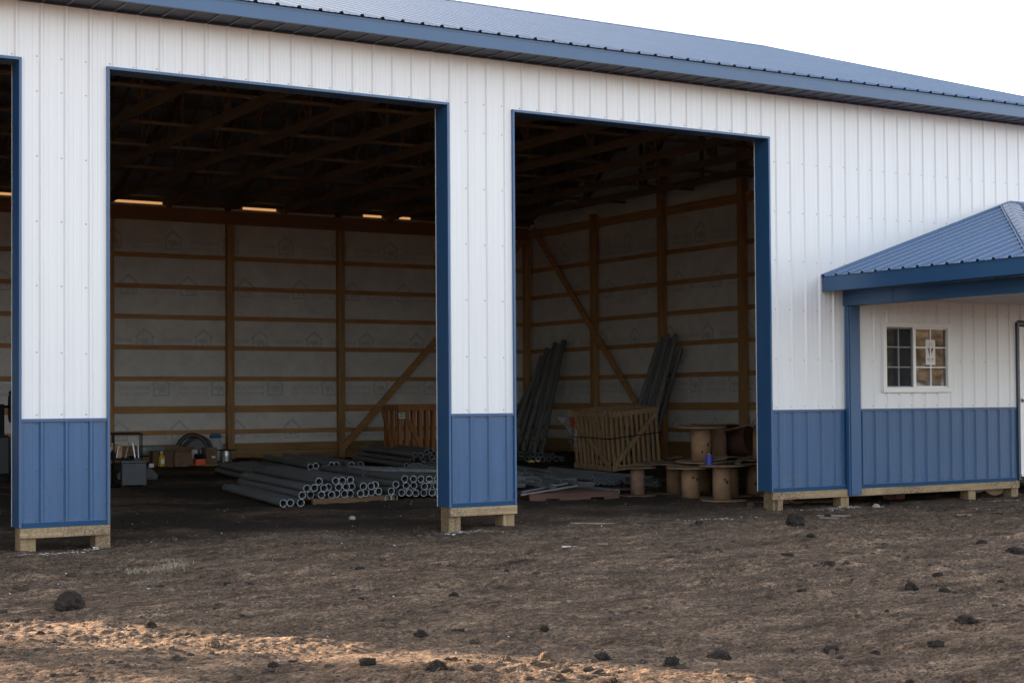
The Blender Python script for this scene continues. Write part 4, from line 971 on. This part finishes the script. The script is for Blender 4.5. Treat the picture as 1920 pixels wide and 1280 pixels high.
prop('rope_coil', 'coil of black hose on the soil left of the boxes', 'hose', MB().tube([(.22*math.cos(a)*(1+.03*math.sin(3*a)), .22*math.sin(a), .025+a*.004) for a in [k*PI/10 for k in range(62)]], .017, hose_m, 8), (4.75, 11.4, .17))
def bz(x, y): return gz(x, y)
carton('cardboard_box', 'dented brown box left of the orange box', .34, .3, .24, mat('mid_cardboard', (.23, .14, .085), .9, var=.4, vscale=6), (6.02, 12.9, bz(6, 12.9)), .25, True)
carton('cardboard_box', 'dark brown box half hidden behind the yellow bottle', .36, .3, .27, mat('dark_cardboard2', (.12, .07, .045), .9), (5.72, 12.95, bz(5.7, 12.9)), -.1, False)
carton('cardboard_box', 'tall brown box with a small white sticker by the wire spool', .22, .22, .30, MATS['mid_cardboard'], (6.68, 13.1, bz(6.7, 13.1)), .1, False)
prop('sticker', 'small white sticker on the tall brown box', 'sticker', MB().box(-.035, .035, -.001, .001, -.018, .018, paper), (6.72, 12.983, bz(6.7, 13.1)+.13), .1, rx=0)
o_ = carton('orange_box', 'small orange red box in front of the white bucket', .19, .15, .12, orange_m, (6.40, 12.85, bz(6.4, 12.8)), 0, False)
prop('white_tub', 'white square tub behind the orange box', 'tub', MB().box(-.09, .09, -.07, .07, 0, .27, paper, .01), (6.42, 13.12, bz(6.4, 13.1)))
prop('dark_tool', 'black power tool lying on the orange box', 'tool', MB().lathe((0, 0, 0), [(.05, -.08), (.055, 0), (.04, .08)], black_m, 14, Vector((1, .2, 0))).box(-.03, .02, -.02, .02, .03, .12, mat('tool_blue', (.02, .03, .10), .4), .008), (6.40, 12.85, bz(6.4, 12.8)+.17))
bt_ = thing('yellow_bottle', 'yellow plastic bottle with a white label', 'bottle', (5.66, 12.75, bz(5.6, 12.7)))
MB().lathe((0, 0, 0), [(.055, 0), (.06, .01), (.06, .17), (.025, .21), (.02, .235)], yellow_m, 20).build('bottle_body', bt_)
MB().lathe((0, 0, .236), [(.023, 0), (.023, .03)], white_m, 16).build('cap', bt_)
MB().box(-.03, .03, -.0625, -.0605, .05, .13, paper).build('label_patch', bt_)
prop('white_carton', 'tiny white carton on the soil under the yellow bottle', 'carton', MB().box(-.04, .04, -.03, .03, 0, .07, paper, .003), (5.42, 12.6, bz(5.4, 12.6)))
prop('clear_plastic_roll', 'crumpled clear film roll lying along the back wall', 'plastic roll', MB().lathe((0, 0, 0), [(.04, -.4), (.07, -.3), (.06, 0), (.075, .25), (.04, .42)], plasticw, 12, Vector((1, .1, 0)), wob=.25), (5.95, 13.7, bz(6, 13.7)+.27))
prop('storage_shelf', 'low dark bench carrying the film roll', 'bench', MB().box(-.55, .55, -.12, .12, .14, .16, black_m).box(-.53, -.49, -.1, .1, 0, .139, black_m).box(.49, .53, -.1, .1, 0, .139, black_m), (5.95, 13.7, bz(6, 13.7)))
# coil of flexible duct
mb = MB(); mb.tube([(.30*math.cos(a), .03*math.sin(a*2), .02+.36*math.sin(a)) for a in [PI*k/20 for k in range(-1, 22)]], .045, hose_m, 12)
mb.tube([(.16*math.cos(a)-.05, .09, .02+.22*math.sin(a)) for a in [PI*k/20 for k in range(-1, 22)]], .035, hose_m, 12)
mb.lathe((.12, .14, .10), [(.20, -.14), (.27, -.05), (.28, .06), (.20, .14)], mat('grey_sheet', (.11, .11, .108), .6), 22, Vector((0, 1, 0)))
prop('duct_coil', 'coil of dark flexible duct round a grey drum at the back wall', 'duct coil', mb, (6.82, 14.4, bz(6.8, 14.4)+.15), -.3)
prop('blue_bag', 'blue and white plastic sack beside the duct coil', 'sack', MB().lathe((0, 0, 0), [(.12, 0), (.16, .08), (.15, .34), (.10, .46)], mat('white_sack', (.45, .47, .48), .7), 14, wob=.15).lathe((0, 0, .46), [(.10, 0), (.13, .03), (.08, .09)], bluebag, 12, wob=.3), (7.42, 14.75, bz(7.4, 14.7)))
sp = thing('wire_spool', 'spool of bare silver wire with a dark top flange', 'wire spool', (7.10, 13.35, bz(7.1, 13.3)+.04))
MB().lathe((0, 0, .015), [(.105, 0), (.11, .1), (.105, .2)], silver, 28).build('wire_winding', sp)
MB().lathe((0, 0, 0), [(.17, 0), (.17, .014)], black_m, 28).build('flange', sp)
MB().lathe((0, 0, .216), [(.20, 0), (.20, .014)], black_m, 28).build('flange', sp)
MB().tube([(-.10, -.12, .22), (-.12, -.18, .16), (-.13, -.2, .0), (-.14, -.21, -.10), (-.20, -.24, -.16)], .008, mat('white_cord', (.55, .55, .52), .6), 8).build('loose_end', sp)
prop('plank', 'dark plank lying under the boxes along the back wall', 'plank', MB().box(-.9, .9, -.15, .15, 0, .035, wskirt, .004), (6.5, 12.9, bz(6.5, 12.9)-.022))
# machine stand at the far left edge
ms = thing('reel_rack', 'black steel rack with two rods and a brown disc, at the left edge', 'rack', (2.20, 10.2, .15), (0, 0, -.2))
for x in (-.9, .06): MB().box(x-.05, x+.05, -.05, .05, 0, 1.22, black_m, .004).build('upright', ms)
MB().box(-.95, .14, -.14, .16, .0, .12, black_m, .01).build('base', ms)
MB().tube([(-1.1, -.02, 1.55), (.30, -.02, 1.55)], .016, steel_tube, 12).build('rod', ms)
MB().tube([(-1.1, .02, 1.36), (.30, .02, 1.36)], .013, steel_tube, 12).build('rod', ms)
MB().tube([(-1.1, 0, 1.18), (.34, 0, 1.18)], .022, black_m, 12).build('axle', ms)
MB().box(-.95, -.85, -.03, .03, 1.2205, 1.62, black_m, .003).build('post', ms)
MB().lathe((.18, 0, 1.18), [(.24, 0), (.25, .012), (.24, .03)], mat('brown_disc', (.10, .06, .045), .8, var=.4), 36, Vector((1, .06, 0))).build('disc', ms)
MB().box(-.6, .2, -.2, .25, .1205, .74, mat('dark_engine', (.02, .02, .022), .6), .04).build('engine_block', ms)

# --- yard : clods, stones, planks, chips, straw
def rough_ball(r, m, seed, flat=.75, lump=.35, res=2):
    random.seed(seed); rg = np.random.default_rng(seed); mb = MB(); n_, k_ = 26, 16; vs = []
    ph = rg.uniform(0, 6.28, 12); am = rg.uniform(.4, 1, 12)
    for i in range(k_+1):
        th = PI*i/k_
        for j in range(n_):
            a = 2*PI*j/n_; x, y, z = math.sin(th)*math.cos(a), math.sin(th)*math.sin(a), math.cos(th)
            d = 1+lump*(.35*math.sin(3*x+ph[0])*am[0]+.3*math.sin(4*y+ph[1])+.3*math.sin(5*z+ph[2])*am[2]+.22*math.sin(9*x+6*y+ph[3])+.20*math.sin(11*z+8*x+ph[4])+.20*math.sin(17*y+13*x+ph[5])+.15*math.sin(27*x+21*z+ph[6])+.15*math.sin(31*y-19*z+ph[7]))+rg.uniform(-.07, .07)*lump*2
            if i in (0, k_): d = 1
            vs.append((x*r*d, y*r*d*.9, (z*flat*d+flat*.55)*r))
    fs = [(i*n_+j, i*n_+(j+1) % n_, (i+1)*n_+(j+1) % n_, (i+1)*n_+j) for i in range(k_) for j in range(n_)]
    return mb.add(vs, fs, m, False)
CL = [(-.7, -4.31, .088, 'biggest dark clod at the left side of the yard'), (-1.1, -4.64, .034, 'right one of two small clods at the left frame edge'), (-1.17, -4.78, .03, 'left one of two small clods at the left frame edge'), (-1.17, -5.41, .031, 'small clod below the pair at the left edge'),
 (-.44, -7.18, .028, 'small clod at the bottom left of the sunny strip'), (-.26, -7.02, .028, 'small flat clod lying in the sunny strip, left part'), (-.45, -6.35, .036, 'brown clod on the upper part of the sunny strip'), (-.58, -5.64, .032, 'clod where the sunny strip begins'),
 (.15, -5.24, .021, 'tiny clod just above the middle of the sunny strip'), (.84, -3.63, .032, 'right one of two clods right of the straw tuft'), (.74, -3.42, .032, 'left one of two clods right of the straw tuft'), (.29, -3.24, .032, 'flat clod under the straw tuft'),
 (-.03, -7.46, .042, 'smooth dark clod in the sunny strip'), (.21, -7.75, .058, 'spiky clod in the middle of the sunny strip'), (.6, -7.78, .03, 'small clod in the sunny strip left of the tan stone'), (.7, -7.90, .035, 'flat clod in the sunny strip touching the tan stone'),
 (1.13, -7.91, .042, 'dark clod just above the right end of the sunny strip'), (1.35, -8.23, .05, 'long dark clod right of the sunny strip'), (.79, -8.49, .024, 'small black clod near the bottom middle'), (.92, -6.7, .038, 'flat clod above the middle of the sunny strip'),
 (.66, -6.73, .034, 'low clod left of the middle above the sun'), (1.07, -5.08, .027, 'round clod in the middle of the yard'), (1.66, -5.32, .03, 'pointed clod right of the yard middle'), (1.48, -6.77, .03, 'clod with the bright wrapper on it'),
 (1.92, -3.27, .034, 'clod left of the middle pier foot'), (2.73, -4.23, .022, 'tiny clod before the middle pier'), (7.61, -2.04, .10, 'big round black clod before the right wall'), (4.62, -6.7, .045, 'left clod of two at the right middle of the yard'),
 (4.85, -6.79, .05, 'right clod of two at the right middle of the yard'), (5.4, -6.82, .022, 'small round clod at the right frame edge'), (3.56, -8.19, .072, 'wide crumbly clod at the lower right'), (3.02, -8.47, .048, 'clod left below the wide crumbly one'),
 (2.51, -8.17, .042, 'clod in the lower middle right'), (2.64, -8.38, .028, 'small clod next to the lower middle one'), (1.75, -8.12, .072, 'broad flat clod right of the sunny strip end'), (3.88, -6.37, .034, 'flat clod in the middle right'),
 (2.41, -9.3, .048, 'brown clod in the bottom right corner'), (2.1, -9.18, .028, 'small clod left of the bottom right one'), (1.87, -9.18, .052, 'flat black clod at the bottom edge'), (7.57, -4.66, .05, 'clod far right under the door'),
 (7.35, -5.25, .08, 'large clod at the right edge below the door'), (6.72, -3.28, .042, 'clod right of the big round black one'), (5.43, -4.44, .055, 'wide dark clod before the right wall'), (5.21, -5.18, .065, 'flat clod with a pale chip before the right wall'),
 (5.41, -6.19, .037, 'clod at the right middle'), (3.71, -7.38, .02, 'tiny clod at the right lower middle'), (9.0, -1.02, .04, 'small clod before the right wall post'), (6.9, -1.3, .045, 'low clod left of the big round black one')]
for i, (x, y, r, lab) in enumerate(CL):
    tan = 'tan' in lab or 'brown' in lab
    sq = random.Random(i).uniform(.55, .85) if 'flat' not in lab and 'wide' not in lab and 'broad' not in lab else .38
    if r > .075: sq = .45 if i == 40 else 1.0
    o = rough_ball(r, clodt_m if tan else clod_m, 100+i, sq, .36 if r < .07 else .26).build('dirt_clod'); o.location = (x, y, gz(x, y)-.18*r); o.rotation_euler = (0, 0, i*1.7)
    tag(o, lab, 'dirt clod', 'clods of dirt in the yard')
for i, (x, y, r, lab) in enumerate([(.81, -7.86, .045, 'round tan stone in the sunny strip'), (10.55, -.21, .062, 'pale round stone under the window wall'), (4.15, 1.6, .04, 'small pinkish stone inside the first door'), (9.28, .72, .055, 'tan stone before the reels in the second door'), (11.0, -.5, .035, 'small pale stone right of the round one')]):
    o = rough_ball(r, clodt_m if i in (0, 3) else stone_m, 300+i, .8, .12).build('stone'); o.location = (x, y, gz(x, y)-.01); tag(o, lab, 'stone', 'stones on the soil')
for i, (x, y, L, a, w_, lab) in enumerate([(9.15, -.95, .42, .15, .05, 'long grey splinter of wood before the right wall'), (8.95, -1.15, .30, -.25, .06, 'short grey wood piece before the right wall'), (6.21, -.26, .5, .12, .045, 'pale lath on the soil at the second door'),
        (4.42, -2.55, .16, .1, .03, 'small white board chip in the middle yard'), (4.75, -2.6, .1, .1, .02, 'thin pale chip right of the white board chip'), (10.3, -1.9, .25, .5, .02, 'thin grey stick at the far right'), (6.75, -.55, .18, -.2, .04, 'short pale lath right of the long one')]):
    o = MB().box(-L/2, L/2, -w_/2, w_/2, 0, .018, plank_m if i not in (3,) else white_m, .004).build('wood_scrap'); o.location = (x, y, gz(x, y)+.004); o.rotation_euler = (.06, .03, a-.5); tag(o, lab, 'wood scrap', 'scraps of wood on the soil')
o = MB(); random.seed(77)
for k in range(10):
    a = Vector((random.gauss(0, .02), random.gauss(0, .02), random.uniform(.0, .04)))
    o.add([a, a+Vector((random.gauss(0, .03), random.gauss(0, .02), random.uniform(-.01, .03))), a+Vector((random.gauss(0, .02), random.gauss(0, .03), random.uniform(-.01, .03)))], [(0, 1, 2)], silver)
o = o.build('foil_wrapper'); o.location = (1.49, -6.83, gz(1.49, -6.83)+.012); tag(o, 'crumpled shiny wrapper on a clod in the lower middle', 'wrapper')
# fine litter : chips, crumbs, straw
def scatter(name, n_, gen, m_list):
    V = []; Fc = []; MI = []
    for k in range(n_):
        r = gen(k)
        if r is None: continue
        vs_, fs_, mi = r; b0 = len(V); V += vs_; Fc += [tuple(b0+j for j in f) for f in fs_]; MI += [mi]*len(fs_)
    me_ = bpy.data.meshes.new(name); me_.from_pydata(V, [], Fc)
    for m in m_list: me_.materials.append(m)
    me_.polygons.foreach_set('material_index', MI); me_.update(); o = bpy.data.objects.new(name, me_); COL.objects.link(o); o['kind'] = 'stuff'; return o
R_ = random.Random(5)
def yard_xy():
    while True:
        x = R_.uniform(-1.6, 14); y = R_.uniform(-9.6, .6)
        # inside the visible wedge
        dx, dy = x-cx, y-cy; fw = dx*.529+dy*.849; rt = dx*.849-dy*.529
        if abs(rt+.0) < fw*.36+.2 and fw > 5.0: return x, y
def crumb(k):
    x, y = yard_xy(); d = math.hypot(x-cx, y-cy)
    if R_.random() > min(1, 9/d): return None
    if vn(x, y) < .42: return None
    r = R_.uniform(.004, .013)*(1+(R_.random() < .06)*1.2); z = gz(x, y)
    hh = R_.uniform(.45, .95)*r
    ps = [(x+math.cos(a)*r*R_.uniform(.4, .75), y+math.sin(a)*r*R_.uniform(.4, .75), z+hh*R_.uniform(.8, 1.15)) for a in (0.6, 1.8, 3.1, 4.4, 5.6)]+[(x+math.cos(a)*r*R_.uniform(.8, 1.25), y+math.sin(a)*r*R_.uniform(.8, 1.25), z-.25*r) for a in (0.5, 1.9, 3.0, 4.5, 5.5)]
    return ps, [(0, 1, 2, 3, 4)]+[(j, 5+j, 5+(j+1) % 5, (j+1) % 5) for j in range(5)], R_.choice((0, 1, 1))
def lump(k):
    if k % 7 == 0 or not LC:
        x, y = yard_xy(); LC[:] = [x, y]
    x, y = LC[0]+R_.gauss(0, .16), LC[1]+R_.gauss(0, .10); r = R_.uniform(.008, .022) if R_.random() < .8 else R_.uniform(.018, .034)
    z = gz(x, y); vs_ = []; ph = R_.uniform(0, 6)
    for lev, (f, hh) in enumerate(((1.0, -.25), (1.08, .25), (.62, .68))):
        for j in range(7): a = j*2*PI/7+ph; q = r*f*R_.uniform(.72, 1.22); vs_.append((x+math.cos(a)*q*1.15, y+math.sin(a)*q*.85, z+hh*r*R_.uniform(.8, 1.2)))
    fs_ = [(i*7+j, i*7+(j+1) % 7, (i+1)*7+(j+1) % 7, (i+1)*7+j) for i in range(2) for j in range(7)]+[tuple(14+j for j in range(7))]
    return vs_, fs_, 0
LC = []
def vn(x, y): return float(vnoise(np.array(x*1.3+3), np.array(y*1.9+1), 21))*.6+float(vnoise(np.array(x*4), np.array(y*5), 22))*.4
crumb_b = mat('soil_crumb', (.13, .092, .067), .95, var=.4, vscale=5)
o = scatter('soil_crumbs', 38000, crumb, [mat('soil_crumb_dark', (.070, .050, .038), .95), crumb_b]); tag(o, 'fine soil crumbs scattered over the whole yard', 'soil')
o = scatter('small_soil_lumps', 750, lump, [mat('soil_lump', (.085, .063, .048), .95, var=1, vscale=22, col2=(.035, .027, .021), bump=.8, bscale=60, spec=.15)]); tag(o, 'small broken lumps of dark soil in loose clusters over the yard', 'soil')
def straw(k):
    x, y = yard_xy()
    if vn(x+9, y+4) < .50 and R_.random() < .8: return None
    L = R_.uniform(.012, .05); a = R_.uniform(0, 6.3) if R_.random() < .5 else R_.gauss(-.55, .5); w_ = R_.uniform(.0009, .0018); z0 = gz(x, y)+.004; z1 = gz(x+math.cos(a)*L, y+math.sin(a)*L)+.004+R_.uniform(0, .015)
    nx_, ny_ = -math.sin(a)*w_, math.cos(a)*w_; X1, Y1 = x+math.cos(a)*L, y+math.sin(a)*L
    return [(x-nx_, y-ny_, z0), (x+nx_, y+ny_, z0+.002), (X1+nx_, Y1+ny_, z1+.002), (X1-nx_, Y1-ny_, z1)], [(0, 1, 2, 3)], 0
o = scatter('dry_straw', 6500, straw, [straw_m]); tag(o, 'bits of dry straw strewn over the yard', 'straw')
TUFT = [(.70, -2.15, .17), (.46, -2.12, .12), (.80, -2.0, .10), (3.0, -.35, .2), (2.3, -.30, .16), (.95, -.6, .2), (.3, -2.9, .12), (7.0, -1.0, .12), (4.6, -.6, .12)]
def tuft(k):
    cx_, cy_, s = TUFT[k % len(TUFT)]; big = k % len(TUFT) < 3
    x, y = cx_+R_.gauss(0, s*.7), cy_+R_.gauss(0, s*.4)-.15*(x_0 := R_.gauss(0, .3)); a = R_.uniform(0, 6.3); L = R_.uniform(.03, .12); w_ = .0013; z = gz(x, y)+R_.uniform(0, .02); up_ = R_.uniform(-.01, .035 if big else .012)
    nx_, ny_ = -math.sin(a)*w_, math.cos(a)*w_; X1, Y1 = x+math.cos(a)*L*.6, y+math.sin(a)*L*.6; X2, Y2 = x+math.cos(a)*L, y+math.sin(a)*L
    return [(x-nx_, y-ny_, z), (x+nx_, y+ny_, z), (X1+nx_, Y1+ny_, z+up_), (X1-nx_, Y1-ny_, z+up_), (X2, Y2, z+up_*.8)], [(0, 1, 2, 3), (3, 2, 4)], 0
o = scatter('straw_tufts', 2000, tuft, [mat('pale_straw', (.42, .34, .24), .85)]); tag(o, 'pale dry grass tufts near the left pier foot', 'dry grass')
CH = [(.34, -.21, .22, .05, 90), (.1, -.35, .2, .05, 40), (.62, -.12, .2, .04, 50), (4.4, -.45, .35, .08, 120), (7.55, -.66, .4, .06, 120), (9.84, -.27, .5, .10, 260), (10.4, -.1, .6, .10, 120), (11.56, -1.36, .5, .1, 30), (4.95, 4.6, .1, .05, 30), (12.6, -.5, .6, .1, 90), (13.2, -.9, .2, .05, 40)]
CI = [c for c in CH for _ in range(c[4])]
def chipf(k):
    if k < len(CI): c = CI[k]; x, y = c[0]+R_.gauss(0, c[2]*.55), c[1]+R_.gauss(0, c[3]*.9); r = R_.uniform(.006, .020)
    else:
        x, y = yard_xy(); r = R_.uniform(.002, .007)
        if R_.random() < .5: y = R_.uniform(-1.5, 6); x = R_.uniform(0, 12)
    a = R_.uniform(0, 6.3); z = gz(x, y)+.006; L = r*R_.uniform(.7, 1.9)
    ca_, sa_ = math.cos(a), math.sin(a)
    return [(x-ca_*L-sa_*r*.5, y-sa_*L+ca_*r*.5, z), (x+ca_*L-sa_*r*.3, y+sa_*L+ca_*r*.3, z+R_.uniform(0, .01)), (x+ca_*L+sa_*r*.5, y+sa_*L-ca_*r*.5, z+R_.uniform(.002, .012)), (x-ca_*L+sa_*r*.4, y-sa_*L-ca_*r*.4, z+.004)], [(0, 1, 2, 3)], R_.choice((0, 0, 1, 2)) if k < len(CI) else R_.choice((0, 2, 2, 2, 1))
o = scatter('pale_chips', len(CI)+1600, chipf, [debris_m, mat('white_chip', (.68, .66, .62), .7), plank_m]); tag(o, 'pale chips of wood and plaster strewn along the wall foot', 'debris')

# --- unseen trees added for the window to mirror, the last to shade the yard
def tree(label, x, y, h_, rad, leafm, seed):
    rr_ = random.Random(seed); t = thing('added_tree', label, 'tree', (x, y, -.02), (0, 0, 0), 'added trees out of view')
    mb = MB(); mb.tube([(0, 0, 0), (.1, .05, h_*.25), (-.05, .1, h_*.55), (.05, 0, h_*.85)], .22, bark, 10, r_end=.05)
    for k in range(7):
        a = rr_.uniform(0, 6.3); z = h_*rr_.uniform(.22, .6); mb.tube([(0, 0, z), (math.cos(a)*rad*.4, math.sin(a)*rad*.4, z+h_*.14), (math.cos(a)*rad*.8, math.sin(a)*rad*.8, z+h_*.22)], .08, bark, 7, r_end=.02)
    mb.build('trunk', t)
    V = []; Fc = []; cl = [(rr_.gauss(0, rad*.5), rr_.gauss(0, rad*.5), h_*rr_.uniform(.3, .95), rr_.uniform(.25, .5)*rad) for _ in range(22)]
    for c in cl:
        for k in range(260):
            d = Vector((rr_.gauss(0, 1), rr_.gauss(0, 1), rr_.gauss(0, 1))).normalized()*c[3]*rr_.uniform(.5, 1.1); p = Vector(c[:3])+d; s = rr_.uniform(.05, .11)
            a = Vector((rr_.gauss(0, 1), rr_.gauss(0, 1), rr_.gauss(0, 1))).normalized(); b_ = a.orthogonal().normalized(); q = len(V)
            V += [tuple(p+a*s), tuple(p+b_*s*.6), tuple(p-a*s), tuple(p-b_*s*.6)]; Fc.append((q, q+1, q+2, q+3))
    me_ = bpy.data.meshes.new('crown'); me_.from_pydata(V, [], Fc); me_.materials.append(leafm); me_.update(); o = bpy.data.objects.new('crown', me_); COL.objects.link(o); o.parent = t
for i, (x, y, h_, rad, m, lab) in enumerate([(33, -19, 6.5, 3.0, leaf_a, 'invented tan tree nearest to the porch side, for the window reflection'), (38.5, -24, 7.5, 3.4, leaf_a, 'tallest invented tan tree, for the window reflection'), (36, -27, 4.5, 2.6, leaf_b, 'low invented green tree among the tan ones, for the window reflection'), (44, -31, 8, 3.6, leaf_a, 'farthest invented tan tree, for the window reflection'), (-10.4, 6.0, 5.6, 1.5, leaf_a, 'small unseen tan tree added left of the building to shade the yard')]):  # last tree is added out of view to dapple the sunny strip
    tree(lab, x, y, h_, rad, m, 50+i)
